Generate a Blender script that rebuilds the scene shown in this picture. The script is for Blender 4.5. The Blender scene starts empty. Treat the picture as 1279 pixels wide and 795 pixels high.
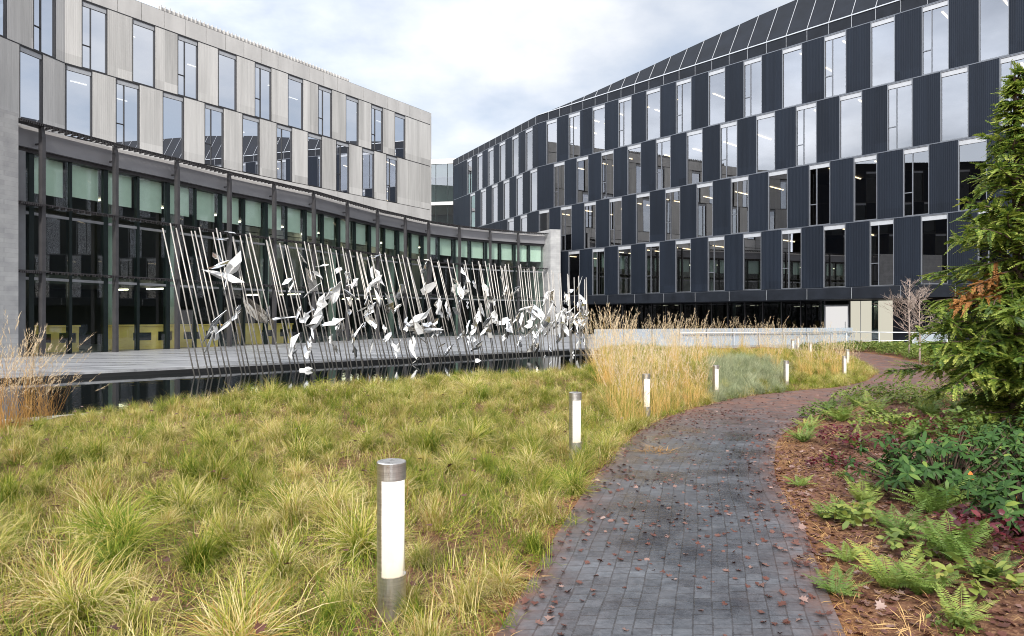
import bpy, math, random
import numpy as np
from mathutils import Vector, Matrix

rnd = random.Random(7)
RN = np.random.default_rng(11)
R = math.radians
sc = bpy.context.scene
col = sc.collection
EYE = 1.6
FPX = 853.0            # focal length, in pixels of the 1279 px photograph

# ------------------------------------------------------------------ helpers
class MB:
    """collects simple shapes, then links them as ONE mesh object"""
    def __init__(s): s.v = []; s.f = []; s.m = []
    def add(s, vs, fs, m=0):
        o = len(s.v); s.v += [tuple(p) for p in vs]
        s.f += [tuple(i + o for i in f) for f in fs]; s.m += [m] * len(fs)
    def box(s, x0, x1, y0, y1, z0, z1, m=0):
        s.add([(x0,y0,z0),(x1,y0,z0),(x1,y1,z0),(x0,y1,z0),(x0,y0,z1),(x1,y0,z1),(x1,y1,z1),(x0,y1,z1)],
              [(0,3,2,1),(4,5,6,7),(0,1,5,4),(1,2,6,5),(2,3,7,6),(3,0,4,7)], m)
    def hexa(s, lo, hi, m=0):
        """lo/hi: 4 corner points each"""
        s.add(list(lo) + list(hi), [(0,3,2,1),(4,5,6,7),(0,1,5,4),(1,2,6,5),(2,3,7,6),(3,0,4,7)], m)
    def prism(s, poly, z0, z1, m=0):
        n = len(poly)
        s.add([(p[0],p[1],z0) for p in poly] + [(p[0],p[1],z1) for p in poly],
              [tuple(reversed(range(n))), tuple(range(n, 2*n))] + [(i,(i+1)%n,n+(i+1)%n,n+i) for i in range(n)], m)
    def tube(s, pts, rads, n=8, m=0, caps=True):
        pts = [Vector(p) for p in pts]; rings = []; vs = []; fs = []
        for i, p in enumerate(pts):
            d = (pts[min(i+1,len(pts)-1)] - pts[max(i-1,0)]).normalized()
            a = d.cross(Vector((0.31,0.95,0.05)) if abs(d.z) > .5 else Vector((0,0,1))).normalized()
            b = d.cross(a); r = rads[i] if isinstance(rads,(list,tuple)) else rads
            for k in range(n):
                t = 2*math.pi*k/n; vs.append(p + (a*math.cos(t)+b*math.sin(t))*r)
        for i in range(len(pts)-1):
            for k in range(n):
                k2 = (k+1)%n; fs.append((i*n+k, i*n+k2, (i+1)*n+k2, (i+1)*n+k))
        if caps:
            fs.append(tuple(reversed(range(n)))); fs.append(tuple(range((len(pts)-1)*n, len(pts)*n)))
        s.add(vs, fs, m)
    def mesh(s, name, mats, smooth=False):
        me = bpy.data.meshes.new(name); me.from_pydata(s.v, [], s.f)
        if not isinstance(mats, (list,tuple)): mats = [mats]
        for mt in mats: me.materials.append(mt)
        if len(mats) > 1: me.polygons.foreach_set('material_index', s.m)
        if smooth: me.polygons.foreach_set('use_smooth', [True]*len(me.polygons))
        me.update(); return me
    def build(s, name, mats, parent=None, smooth=False):
        return link(name, s.mesh(name, mats, smooth), parent)

def link(name, me, parent=None, loc=None, rz=None):
    o = bpy.data.objects.new(name, me); col.objects.link(o)
    if parent: o.parent = parent
    if loc is not None: o.location = loc
    if rz is not None: o.rotation_euler = (0,0,rz)
    return o

def np_mesh(name, V, Fq, mat, smooth=False, attrs=None):
    """V (n,3); Fq (m,k) faces of equal size; attrs: point float attributes"""
    me = bpy.data.meshes.new(name); n, k = Fq.shape
    me.vertices.add(len(V)); me.vertices.foreach_set('co', np.ascontiguousarray(V, dtype=np.float32).ravel())
    me.loops.add(n*k); me.loops.foreach_set('vertex_index', np.ascontiguousarray(Fq, dtype=np.int32).ravel())
    me.polygons.add(n); me.polygons.foreach_set('loop_start', np.arange(0, n*k, k, dtype=np.int32))
    if smooth: me.polygons.foreach_set('use_smooth', np.ones(n, dtype=bool))
    for m_ in (mat if isinstance(mat,(list,tuple)) else [mat]): me.materials.append(m_)
    for an, av in (attrs or {}).items():
        a = me.attributes.new(an, 'FLOAT', 'POINT'); a.data.foreach_set('value', np.ascontiguousarray(av, dtype=np.float32).ravel())
    me.update(calc_edges=True); return me

def tag(o, label, cat, group=None):
    o['label'] = label; o['category'] = cat; o['kind'] = 'thing'
    if group: o['group'] = group
    return o
def thing(name, label, cat, loc=(0,0,0), rz=0, group=None):
    o = bpy.data.objects.new(name, None); col.objects.link(o); o.empty_display_size = .3
    o.location = loc; o.rotation_euler = (0,0,rz); return tag(o, label, cat, group)
def kind(o, k): o['kind'] = k; return o

# ------------------------------------------------------------------ materials
def nm(name):
    m = bpy.data.materials.new(name); m.use_nodes = True; nt = m.node_tree; nt.nodes.clear()
    out = nt.nodes.new('ShaderNodeOutputMaterial'); return m, nt, out
def N(nt, t, **kw):
    n = nt.nodes.new(t)
    for k, v in kw.items():
        if k in n.inputs.keys() if hasattr(n.inputs,'keys') else False: n.inputs[k].default_value = v
        else: setattr(n, k, v)
    return n
def ramp(nt, fac, stops, interp='LINEAR'):
    r = nt.nodes.new('ShaderNodeValToRGB'); r.color_ramp.interpolation = interp
    el = r.color_ramp.elements
    while len(el) < len(stops): el.new(0.5)
    for e, (p, c) in zip(el, stops): e.position = p; e.color = (*c, 1)
    nt.links.new(fac, r.inputs[0]); return r.outputs[0]
def mixc(nt, f, a, b, mode='MIX'):
    n = nt.nodes.new('ShaderNodeMix'); n.data_type = 'RGBA'; n.blend_type = mode
    for i, x in ((0,f),(6,a),(7,b)):
        if isinstance(x, (int,float)): n.inputs[i].default_value = x
        elif isinstance(x, tuple): n.inputs[i].default_value = (*x,1)
        else: nt.links.new(x, n.inputs[i])
    return n.outputs[2]
def math_(nt, op, a, b=0.0, clamp=False):
    n = nt.nodes.new('ShaderNodeMath'); n.operation = op; n.use_clamp = clamp
    for i, x in enumerate((a,b)):
        if isinstance(x,(int,float)): n.inputs[i].default_value = x
        else: nt.links.new(x, n.inputs[i])
    return n.outputs[0]
def noise(nt, scale, detail=4, vec=None, rough=.55):
    n = N(nt, 'ShaderNodeTexNoise', Scale=scale, Detail=detail, Roughness=rough)
    if vec is not None: nt.links.new(vec, n.inputs['Vector'])
    return n.outputs['Fac']
def objco(nt, scale=(1,1,1), world=False):
    if world: src = nt.nodes.new('ShaderNodeNewGeometry').outputs['Position']
    else: src = nt.nodes.new('ShaderNodeTexCoord').outputs['Object']
    mp = nt.nodes.new('ShaderNodeMapping'); mp.inputs['Scale'].default_value = scale
    nt.links.new(src, mp.inputs[0]); return mp.outputs[0]
def bump(nt, h, strength=.3, dist=.02):
    b = nt.nodes.new('ShaderNodeBump'); b.inputs['Strength'].default_value = strength; b.inputs['Distance'].default_value = dist
    nt.links.new(h, b.inputs['Height']); return b.outputs[0]
def princ(nt, out, color, rough=.6, metal=0., normal=None, spec=.5):
    p = nt.nodes.new('ShaderNodeBsdfPrincipled')
    if isinstance(color, tuple): p.inputs['Base Color'].default_value = (*color,1)
    else: nt.links.new(color, p.inputs['Base Color'])
    if isinstance(rough,(int,float)): p.inputs['Roughness'].default_value = rough
    else: nt.links.new(rough, p.inputs['Roughness'])
    p.inputs['Metallic'].default_value = metal; p.inputs['Specular IOR Level'].default_value = spec
    if normal is not None: nt.links.new(normal, p.inputs['Normal'])
    nt.links.new(p.outputs[0], out.inputs[0]); return p

def simple(name, c, rough=.6, metal=0., var=.18, scale=3., spec=.5, stretch=(1,1,1)):
    m, nt, out = nm(name); v = objco(nt, stretch)
    f = noise(nt, scale, 5, v)
    lo = tuple(x*(1-var) for x in c); hi = tuple(min(1,x*(1+var)) for x in c)
    c_ = ramp(nt, f, [(.3,lo),(.7,hi)])
    r = math_(nt, 'MULTIPLY_ADD', f, .25); nt.nodes[-1].inputs[2].default_value = max(.02, rough-.12)
    princ(nt, out, c_, r, metal, None, spec); return m

def ribbed(name, c, rib=.09, rough=.45, metal=.0, var=.22, strength=.6, spec=.4):
    """profiled facade sheet: fine vertical ribs plus weathering streaks, panel to panel differences"""
    m, nt, out = nm(name); v = objco(nt)
    w = N(nt, 'ShaderNodeTexWave', wave_type='BANDS', bands_direction='X', Scale=1/rib/ (2*math.pi) *2.0, Distortion=0.)
    nt.links.new(v, w.inputs['Vector'])
    st = noise(nt, 1., 5, objco(nt, (2.2,2.2,.16)), .6)
    fi = noise(nt, 1., 3, objco(nt, (16,16,.5)), .6)
    pan = N(nt, 'ShaderNodeTexWhiteNoise', noise_dimensions='2D')
    sx = nt.nodes.new('ShaderNodeSeparateXYZ'); nt.links.new(v, sx.inputs[0])
    cx = nt.nodes.new('ShaderNodeCombineXYZ')
    nt.links.new(math_(nt,'FLOOR', math_(nt,'DIVIDE', sx.outputs[0], 1.46)), cx.inputs[0])
    nt.links.new(math_(nt,'FLOOR', math_(nt,'DIVIDE', sx.outputs[2], 4.2)), cx.inputs[1])
    nt.links.new(cx.outputs[0], pan.inputs['Vector'])
    f = math_(nt,'ADD', math_(nt,'MULTIPLY', st, .55), math_(nt,'MULTIPLY', pan.outputs['Value'], .25))
    f = math_(nt,'ADD', f, math_(nt,'MULTIPLY', fi, .2))
    lo = tuple(x*(1-var) for x in c); hi = tuple(min(1,x*(1+var)) for x in c)
    c_ = ramp(nt, f, [(.25,lo),(.75,hi)])
    princ(nt, out, c_, rough, metal, bump(nt, w.outputs['Fac'], strength, .02), spec); return m

def glass(name, refl0=.35, tint=(.55,.6,.58), power=1.0, rough=0.0):
    """coated facade glass: tinted see-through + mirror, more mirror towards grazing"""
    m, nt, out = nm(name)
    tr = N(nt, 'ShaderNodeBsdfTransparent'); tr.inputs[0].default_value = (*tint,1)
    gl = N(nt, 'ShaderNodeBsdfGlossy'); gl.inputs['Roughness'].default_value = rough; gl.inputs[0].default_value = (.93,.95,1,1)
    # slight waviness of the panes
    gl_n = bump(nt, noise(nt, .35, 0, objco(nt, (1,1,1), True)), .012, .1); nt.links.new(gl_n, gl.inputs['Normal'])
    lw = N(nt, 'ShaderNodeLayerWeight', Blend=.25)
    f = math_(nt, 'MULTIPLY_ADD', lw.outputs['Fresnel'], power, True); nt.nodes[-1].inputs[2].default_value = refl0
    mx = nt.nodes.new('ShaderNodeMixShader'); nt.links.new(f, mx.inputs[0])
    nt.links.new(tr.outputs[0], mx.inputs[1]); nt.links.new(gl.outputs[0], mx.inputs[2]); nt.links.new(mx.outputs[0], out.inputs[0]); return m

def emit(name, c, s):
    m, nt, out = nm(name); e = N(nt, 'ShaderNodeEmission', Strength=s); e.inputs[0].default_value = (*c,1)
    nt.links.new(e.outputs[0], out.inputs[0]); return m

def leafmat(name, stops, trans=.35, rough=.5, attr='rnd', inst=.35, gloss=True):
    """plant material: colour from a per-leaf random value and a per-plant one, with light passing through"""
    m, nt, out = nm(name)
    a = N(nt, 'ShaderNodeAttribute'); a.attribute_name = attr
    oi = nt.nodes.new('ShaderNodeObjectInfo')
    f = math_(nt, 'ADD', math_(nt,'MULTIPLY', a.outputs['Fac'], 1-inst), math_(nt,'MULTIPLY', oi.outputs['Random'], inst))
    c = ramp(nt, f, stops)
    p = princ(nt, out, c, rough, 0, None, .5 if gloss else .15)
    t = nt.nodes.new('ShaderNodeBsdfTranslucent'); nt.links.new(c, t.inputs[0])
    mx = nt.nodes.new('ShaderNodeMixShader'); mx.inputs[0].default_value = trans
    nt.links.new(p.outputs[0], mx.inputs[1]); nt.links.new(t.outputs[0], mx.inputs[2]); nt.links.new(mx.outputs[0], out.inputs[0]); return m

M = {}
M['dark_clad'] = ribbed('dark_clad', (.0105,.0146,.0230), rib=.1, rough=.6, var=.3, spec=.12)
M['dark_band'] = simple('dark_band', (.0115,.014,.0195), .6, 0, .3, 1.2, spec=.15)
M['grey_clad'] = ribbed('grey_clad', (.50,.492,.475), rib=.12, rough=.5, var=.34, strength=.16)
M['grey_band'] = simple('grey_band', (.51,.50,.485), .55, 0, .16, .8, stretch=(1,1,.3))
M['trim_light'] = simple('trim_light', (.42,.44,.47), .4, .3, .1)
M['trim_mid'] = simple('trim_mid', (.10,.11,.13), .4, .3, .1)
M['jamb'] = simple('jamb', (.15,.16,.18), .4, .3, .1)
M['trim_dark'] = simple('trim_dark', (.03,.03,.033), .5, 0, .1)
M['cap_white'] = simple('cap_white', (.36,.375,.40), .45, 0, .08)
M['frame_grey'] = simple('frame_grey', (.30,.31,.33), .4, .4, .1)
M['roof_seam'] = simple('roof_seam', (.36,.37,.39), .45, .3, .1)
M['glass_dark'] = glass('glass_dark', .205, (.42,.39,.33), .75)
M['glass_grey'] = glass('glass_grey', .82, (.34,.35,.36), .5)
M['glass_pav'] = glass('glass_pav', .07, (.80,.94,.86), .5)
M['glass_link'] = glass('glass_link', .16, (.45,.62,.54), .5)
M['glass_ground'] = glass('glass_ground', .04, (.25,.27,.27), .35)
M['interior_dark'] = simple('interior_dark', (.022,.023,.024), .8, 0, .2)
M['ceiling'] = simple('ceiling', (.07,.066,.06), .8, 0, .1)
M['lamp_strip'] = emit('lamp_strip', (1,.86,.62), 5.0)
M['fill_glow'] = emit('fill_glow', (1,.88,.66), 7.0)  # added fill light inside the pavilion, so the counters show
M['lamp_white'] = emit('lamp_white', (1,.93,.8), 6.0)
M['lobby_lit'] = emit('lobby_lit', (1,.95,.78), .52)
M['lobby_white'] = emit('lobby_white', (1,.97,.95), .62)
M['steel_fin'] = simple('steel_fin', (.066,.064,.068), .45, .2, .15)
M['mullion'] = simple('mullion', (.010,.018,.018), .35, .2, .15)
M['louver'] = simple('louver', (.045,.042,.045), .5, .2, .15)
M['fascia'] = simple('fascia', (.25,.25,.265), .42, .2, .08, .6)
M['fascia_rim'] = simple('fascia_rim', (.66,.65,.64), .5, 0, .06)
M['soffit'] = simple('soffit', (.16,.165,.175), .6, 0, .1)
M['blind'] = simple('blind', (.95,.97,.92), .8, 0, .04)
M['stone'] = None
M['column'] = simple('column', (.55,.60,.56), .5, 0, .08)
M['yellow'] = simple('yellow', (.98,.58,.17), .6, 0, .12)
M['rod'] = simple('rod', (.40,.375,.345), .42, .55, .22, 2.)
M['shard_a'] = simple('shard_a', (.84,.84,.84), .18, .95, .06)
M['shard_b'] = simple('shard_b', (.50,.47,.42), .22, .95, .15)
M['shard_c'] = simple('shard_c', (.88,.88,.87), .45, 0, .04)
def steel():
    m, nt, out = nm('brushed_steel')
    f = noise(nt, 1., 4, objco(nt, (6,6,120)), .6)
    g_ = noise(nt, 1., 5, objco(nt, (14,14,3)), .65); rr_ = ramp(nt, g_, [(.35,(.22,.22,.22)),(.7,(.48,.48,.48))])
    cc = mixc(nt, 1.0, ramp(nt, f, [(.3,(.54,.51,.48)),(.7,(.80,.77,.73))]), ramp(nt, g_, [(.55,(1,1,1)),(.75,(.62,.58,.52))]), 'MULTIPLY')
    princ(nt, out, cc, rr_, .95, bump(nt, f, .08, .003)); return m
M['steel'] = steel()
def lens():
    m, nt, out = nm('lens'); sx = nt.nodes.new('ShaderNodeSeparateXYZ'); nt.links.new(objco(nt), sx.inputs[0])
    c = ramp(nt, sx.outputs[2], [(.24,(.92,.80,.62)),(.34,(1,.93,.80)),(.70,(1,.95,.86))]); d = ramp(nt, noise(nt, 9, 4, objco(nt,(1,1,.4))), [(.35,(.88,.87,.84)),(.6,(1,1,1))])
    e = N(nt, 'ShaderNodeEmission', Strength=1.12); nt.links.new(mixc(nt, 1.0, c, d, 'MULTIPLY'), e.inputs[0])
    g = N(nt, 'ShaderNodeBsdfGlossy'); g.inputs['Roughness'].default_value = .08; lw = N(nt,'ShaderNodeFresnel', IOR=1.4); mx = nt.nodes.new('ShaderNodeMixShader')
    nt.links.new(lw.outputs[0], mx.inputs[0]); nt.links.new(e.outputs[0], mx.inputs[1]); nt.links.new(g.outputs[0], mx.inputs[2]); nt.links.new(mx.outputs[0], out.inputs[0]); return m
M['lens'] = lens()
M['curb'] = simple('curb', (.42,.42,.41), .7, 0, .2)
M['rail'] = simple('rail', (.70,.71,.72), .35, .5, .06)
def frosted():
    m, nt, out = nm('rail_glass'); d = N(nt,'ShaderNodeBsdfPrincipled'); d.inputs['Base Color'].default_value = (.52,.57,.62,1); d.inputs['Roughness'].default_value = .25
    t = N(nt,'ShaderNodeBsdfTransparent'); t.inputs[0].default_value = (.75,.82,.88,1); mx = nt.nodes.new('ShaderNodeMixShader'); mx.inputs[0].default_value = .55
    nt.links.new(t.outputs[0], mx.inputs[1]); nt.links.new(d.outputs[0], mx.inputs[2]); nt.links.new(mx.outputs[0], out.inputs[0]); return m
M['rail_glass'] = frosted()

def stone_mat():
    m, nt, out = nm('pale_stone'); v = objco(nt)
    b = N(nt, 'ShaderNodeTexBrick', Scale=1.0, offset=.5); 
    b.inputs['Color1'].default_value = (.40,.40,.40,1); b.inputs['Color2'].default_value = (.32,.32,.325,1); b.inputs['Mortar'].default_value = (.28,.28,.28,1)
    b.inputs['Brick Width'].default_value = .9; b.inputs['Row Height'].default_value = .18; b.inputs['Mortar Size'].default_value = .006
    mp = nt.nodes.new('ShaderNodeMapping'); mp.inputs['Rotation'].default_value = (R(90),0,0); nt.links.new(v, mp.inputs[0]); nt.links.new(mp.outputs[0], b.inputs['Vector'])
    c = mixc(nt, .35, b.outputs['Color'], ramp(nt, noise(nt, 2., 5, v), [(.3,(.22,.22,.23)),(.7,(.50,.50,.49))]))
    princ(nt, out, c, .75, 0, bump(nt, b.outputs['Fac'], .3, -.01)); return m
M['stone'] = stone_mat()

def ground_mat():
    m, nt, out = nm('mulch_ground'); P = objco(nt, (1,1,1), True)
    n1 = noise(nt, .9, 6, P, .65); n2 = noise(nt, 14, 6, P, .7); n3 = noise(nt, 55, 4, P, .7)
    vo = N(nt, 'ShaderNodeTexVoronoi', Scale=38.); nt.links.new(P, vo.inputs['Vector'])
    base = ramp(nt, n2, [(.3,(.026,.013,.009)),(.5,(.115,.050,.028)),(.7,(.27,.14,.085))])
    chips = mixc(nt, ramp(nt, vo.outputs['Color'], [(.55,(0,0,0)),(.8,(1,1,1))]), base, ramp(nt, n3, [(.3,(.13,.06,.03)),(.7,(.30,.17,.10))]))
    a = N(nt, 'ShaderNodeAttribute'); a.attribute_name = 'needle'
    ned = noise(nt, 1., 4, objco(nt, (60,22,40), True), .7)
    orange = ramp(nt, ned, [(.3,(.07,.03,.015)),(.5,(.25,.115,.045)),(.72,(.42,.22,.09))])
    f = math_(nt,'MULTIPLY', a.outputs['Fac'], math_(nt,'MULTIPLY_ADD', n1, 1.6), True); nt.nodes[-2].inputs[2].default_value = 0.1
    c = mixc(nt, f, chips, orange)
    h = math_(nt,'ADD', n2, math_(nt,'MULTIPLY', n3, .5))
    princ(nt, out, c, .85, 0, bump(nt, h, .8, .03), .25); return m
M['ground'] = ground_mat()

def paver_mat():
    m, nt, out = nm('wet_pavers')
    uv = nt.nodes.new('ShaderNodeUVMap'); uv.uv_map = 'UVMap'
    nz = N(nt, 'ShaderNodeTexNoise', Scale=1.5, Detail=2.); nt.links.new(uv.outputs[0], nz.inputs['Vector'])
    off = nt.nodes.new('ShaderNodeVectorMath'); off.operation = 'MULTIPLY_ADD'; nt.links.new(nz.outputs['Color'], off.inputs[0])
    off.inputs[1].default_value = (.035,.035,0); nt.links.new(uv.outputs[0], off.inputs[2])
    b = N(nt, 'ShaderNodeTexBrick', Scale=1.0, offset=.37, offset_frequency=2)
    mp = nt.nodes.new('ShaderNodeMapping'); mp.inputs['Rotation'].default_value = (0,0,R(90)); nt.links.new(off.outputs[0], mp.inputs[0]); nt.links.new(mp.outputs[0], b.inputs['Vector'])
    b.inputs['Brick Width'].default_value = .118; b.inputs['Row Height'].default_value = .106; b.inputs['Mortar Size'].default_value = .0045; b.inputs['Mortar Smooth'].default_value = .2
    b.inputs['Color1'].default_value = (.036,.042,.050,1); b.inputs['Color2'].default_value = (.10,.112,.126,1); b.inputs['Mortar'].default_value = (.012,.011,.011,1)
    P = objco(nt, (1,1,1), True); n1 = noise(nt, 1.3, 6, P, .65); n2 = noise(nt, 26, 5, P, .65)
    c = mixc(nt, .4, b.outputs['Color'], ramp(nt, n2, [(.3,(.03,.033,.04)),(.7,(.16,.165,.18))]))
    c = mixc(nt, 1.0, c, ramp(nt, n1, [(.34,(.42,.42,.44)),(.66,(1.3,1.3,1.3))]), 'MULTIPLY')
    a = N(nt, 'ShaderNodeAttribute'); a.attribute_name = 'litter'
    lit = ramp(nt, noise(nt, 5.5, 6, P, .75), [(.25,(.085,.038,.026)),(.55,(.21,.098,.064)),(.8,(.35,.185,.125))])
    f = math_(nt,'MULTIPLY', a.outputs['Fac'], math_(nt,'MULTIPLY_ADD', noise(nt, 3.2, 6, P, .7), 2.6), True); nt.nodes[-2].inputs[2].default_value = -.62 
    c = mixc(nt, f, c, lit)
    # wet film: smoother where the surface noise is low
    r = ramp(nt, n1, [(.38,(.12,.12,.12)),(.62,(.42,.42,.42))]); r = mixc(nt, f, r, (.75,.75,.75))
    h = math_(nt,'ADD', math_(nt,'MULTIPLY', b.outputs['Fac'], -1.), math_(nt,'MULTIPLY', n2, .35))
    princ(nt, out, c, r, 0, bump(nt, h, .55, .012), .5); return m
M['paver'] = paver_mat()

def deck_mat():
    m, nt, out = nm('wet_terrace'); P = objco(nt, (1,1,1), True)
    mp = nt.nodes.new('ShaderNodeMapping'); mp.inputs['Rotation'].default_value = (0,0,R(-43.6)); mp.inputs['Scale'].default_value = (.35,2.2,1); nt.links.new(P, mp.inputs[0])
    s = noise(nt, 1., 6, mp.outputs[0], .65)
    c = ramp(nt, s, [(.3,(.15,.155,.165)),(.5,(.28,.285,.30)),(.72,(.45,.455,.47))])
    r = ramp(nt, s, [(.3,(.15,.15,.15)),(.6,(.5,.5,.5))])
    princ(nt, out, c, r, 0, bump(nt, s, .1, .01)); return m
M['deck'] = deck_mat()

def water_mat():
    m, nt, out = nm('pool_water'); P = objco(nt, (1,1,1), True)
    princ(nt, out, (.008,.010,.010), .03, 0, bump(nt, noise(nt, 2.2, 3, P), .06, .04), .6); return m
M['water'] = water_mat()

M['meadow'] = leafmat('meadow_blades', [(0,(.055,.115,.010)),(.30,(.135,.20,.017)),(.51,(.31,.32,.042)),(.63,(.50,.42,.115)),(.80,(.75,.63,.35)),(.92,(.50,.30,.10)),(1,(.24,.11,.035))], .28, .55, inst=.42, gloss=False)
M['sedge'] = leafmat('sedge_blades', [(0,(.17,.21,.10)),(.5,(.31,.35,.20)),(1,(.52,.50,.33))], .35, .55, inst=.4, gloss=False)
M['reed'] = leafmat('reed_stems', [(0,(.22,.29,.04)),(.25,(.42,.38,.10)),(.45,(.70,.45,.13)),(.75,(.82,.60,.28)),(1,(.62,.34,.09))], .35, .6, inst=.3, gloss=False)
M['reed_brown'] = leafmat('reed_stems_brown', [(0,(.28,.15,.04)),(.5,(.52,.29,.09)),(1,(.66,.44,.19))], .3, .6, inst=.2, gloss=False)
M['plume'] = leafmat('reed_plumes', [(0,(.66,.50,.30)),(1,(.86,.74,.56))], .4, .8, inst=.3, gloss=False)
M['fern'] = leafmat('fern_leaf', [(0,(.06,.115,.022)),(.5,(.15,.24,.045)),(.85,(.30,.38,.08)),(1,(.42,.36,.07))], .35, .5, inst=.5)
M['rhodo'] = leafmat('rhododendron_leaf', [(0,(.022,.058,.014)),(.5,(.048,.105,.026)),(.82,(.12,.19,.04)),(1,(.36,.37,.06))], .16, .45, gloss=False, inst=.1)
M['orange_leaf'] = leafmat('orange_leaf', [(0,(.62,.20,.03)),(1,(.70,.28,.05))], .3, .5)
M['redleaf'] = leafmat('red_leaf', [(0,(.045,.008,.011)),(.6,(.115,.013,.022)),(1,(.22,.04,.04))], .25, .4, inst=.2)
M['lowleaf'] = leafmat('low_green_leaf', [(0,(.07,.12,.025)),(.5,(.16,.22,.045)),(.85,(.31,.34,.07)),(1,(.40,.24,.08))], .3, .5, inst=.45)
M['hedge'] = leafmat('hedge_leaf', [(0,(.06,.11,.02)),(.6,(.16,.22,.04)),(1,(.33,.33,.08))], .3, .5, inst=.3)
M['cedar'] = leafmat('cedar_foliage', [(0,(.032,.072,.013)),(.35,(.10,.17,.025)),(.7,(.27,.34,.05)),(1,(.50,.52,.12))], .40, .5, inst=.0)
M['cedar_dead'] = leafmat('cedar_dead_foliage', [(0,(.20,.075,.02)),(1,(.42,.19,.05))], .3, .6, inst=.0)
M['litter'] = leafmat('dry_leaf', [(0,(.045,.018,.013)),(.35,(.12,.042,.028)),(.6,(.135,.06,.045)),(.82,(.23,.135,.11)),(1,(.45,.34,.30))], .12, .55, inst=.8)
M['straw'] = leafmat('straw_bits', [(0,(.30,.15,.05)),(1,(.60,.40,.18))], .2, .6, inst=.6, gloss=False)
M['bark'] = simple('bark', (.085,.055,.038), .85, 0, .4, 9., stretch=(1,1,.25))
M['twig'] = simple('twig', (.34,.27,.23), .8, 0, .25, 6.)

# ------------------------------------------------------------------ terrain
PATH_L = np.array([(-1.7,-4),(-1.0,0),(-.08,3.42),(.38,5.34),(.84,7.12),(1.26,8.54),(1.8,10.2),(2.6,12.2),(3.9,14.5),(5.6,16.9),(7.7,19.0),(10.2,21),(12.6,24),(14.8,28),(16.3,33),(17.2,38)])
PATH_R = np.array([(.1,-4),(.75,0),(1.67,3.42),(2.28,5.34),(2.76,7.12),(3.29,8.54),(4.0,10.2),(4.9,11.7),(6.1,13.5),(7.9,15.4),(10.1,17.0),(12.4,18.8),(15.2,21.8),(17.4,26),(18.5,32),(19.3,37.5)])
def spline(P, n=12):
    out = []
    for i in range(len(P)-1):
        p0 = P[max(i-1,0)]; p1 = P[i]; p2 = P[i+1]; p3 = P[min(i+2,len(P)-1)]
        for k in range(n):
            t = k/n; out.append(.5*((2*p1)+(-p0+p2)*t+(2*p0-5*p1+4*p2-p3)*t*t+(-p0+3*p1-3*p2+p3)*t**3))
    out.append(P[-1]); return np.array(out)
SL, SR = spline(PATH_L), spline(PATH_R)
PATH_POLY = np.vstack([SL, SR[::-1]])
BANK0 = np.array((-8.0,11.1)); BDIR = np.array((.725,.69)); BNRM = np.array((-.69,.725)); KDIR = np.array((.775,.632)); KNRM = np.array((-.632,.775))
EDGE0 = np.array((-13.3,17.7))
BANK1 = BANK0+KDIR*13.6
POOL = np.array([EDGE0-BDIR*16, BANK0-KDIR*15, BANK1, (4.1,34.4)])
POOL_SHORE = POOL[1:]
DECK = np.array([EDGE0-BDIR*16, EDGE0+BDIR*23.75, (20.4,40.6), (22,47), (16,80), (-60,90), (-60,20)])
def inside(P, poly):
    x, y = P[:,0], P[:,1]; c = np.zeros(len(P), bool); j = len(poly)-1
    for i in range(len(poly)):
        xi, yi = poly[i]; xj, yj = poly[j]
        cond = ((yi > y) != (yj > y)) & (x < (xj-xi)*(y-yi)/((yj-yi) if yj != yi else 1e-9)+xi)
        c ^= cond; j = i
    return c
def dist_poly(P, line):
    d = np.full(len(P), 1e9)
    for a, b in zip(line[:-1], line[1:]):
        ab = b-a; t = np.clip(((P-a)@ab)/max(ab@ab,1e-9), 0, 1)
        d = np.minimum(d, np.linalg.norm(P-(a+t[:,None]*ab), axis=1))
    return d
def zbase(y): return np.interp(y, [-10,3.65,20.5,25,30,35,45,60,400], [0.05,0,-.5,-.56,-.45,-.32,-.25,-.2,-.2])
def wob(P, s=1.): 
    x, y = P[:,0]*s, P[:,1]*s
    return (np.sin(x*1.7+.6*y)+np.sin(y*2.1-.8*x+1.3)+np.sin(x*.63-y*.51+2.))/3
def gz(P):
    P = np.atleast_2d(np.asarray(P, float))
    z = zbase(P[:,1]); pin = inside(P, PATH_POLY)
    dl = dist_poly(P, SL); dr = dist_poly(P, SR)
    left = (~pin) & (dl < dr)
    k = np.clip((dl-.3)/2.5, 0, 1)*left
    z = z*(1-k)+np.maximum(z, -.02)*k
    al = (P-BANK0)@KDIR; db = dist_poly(P,POOL_SHORE); z = z+k*np.interp(al,[-.5,1,3.5,11,13],[0,.06,.24,.24,.12])*np.clip((db-.25)/.9,0,1)*np.clip((6.5-db)/4.5,0,1)
    kr = np.clip((dr-.2)/1.2, 0, 1)*((~pin) & (dr <= dl)); z = z + kr*.10
    z = z + wob(P)*.04*np.clip(np.minimum(dl,dr)/.8,0,1)*(~pin)
    return z
def g1(x, y): return float(gz([(x,y)])[0])

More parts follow.
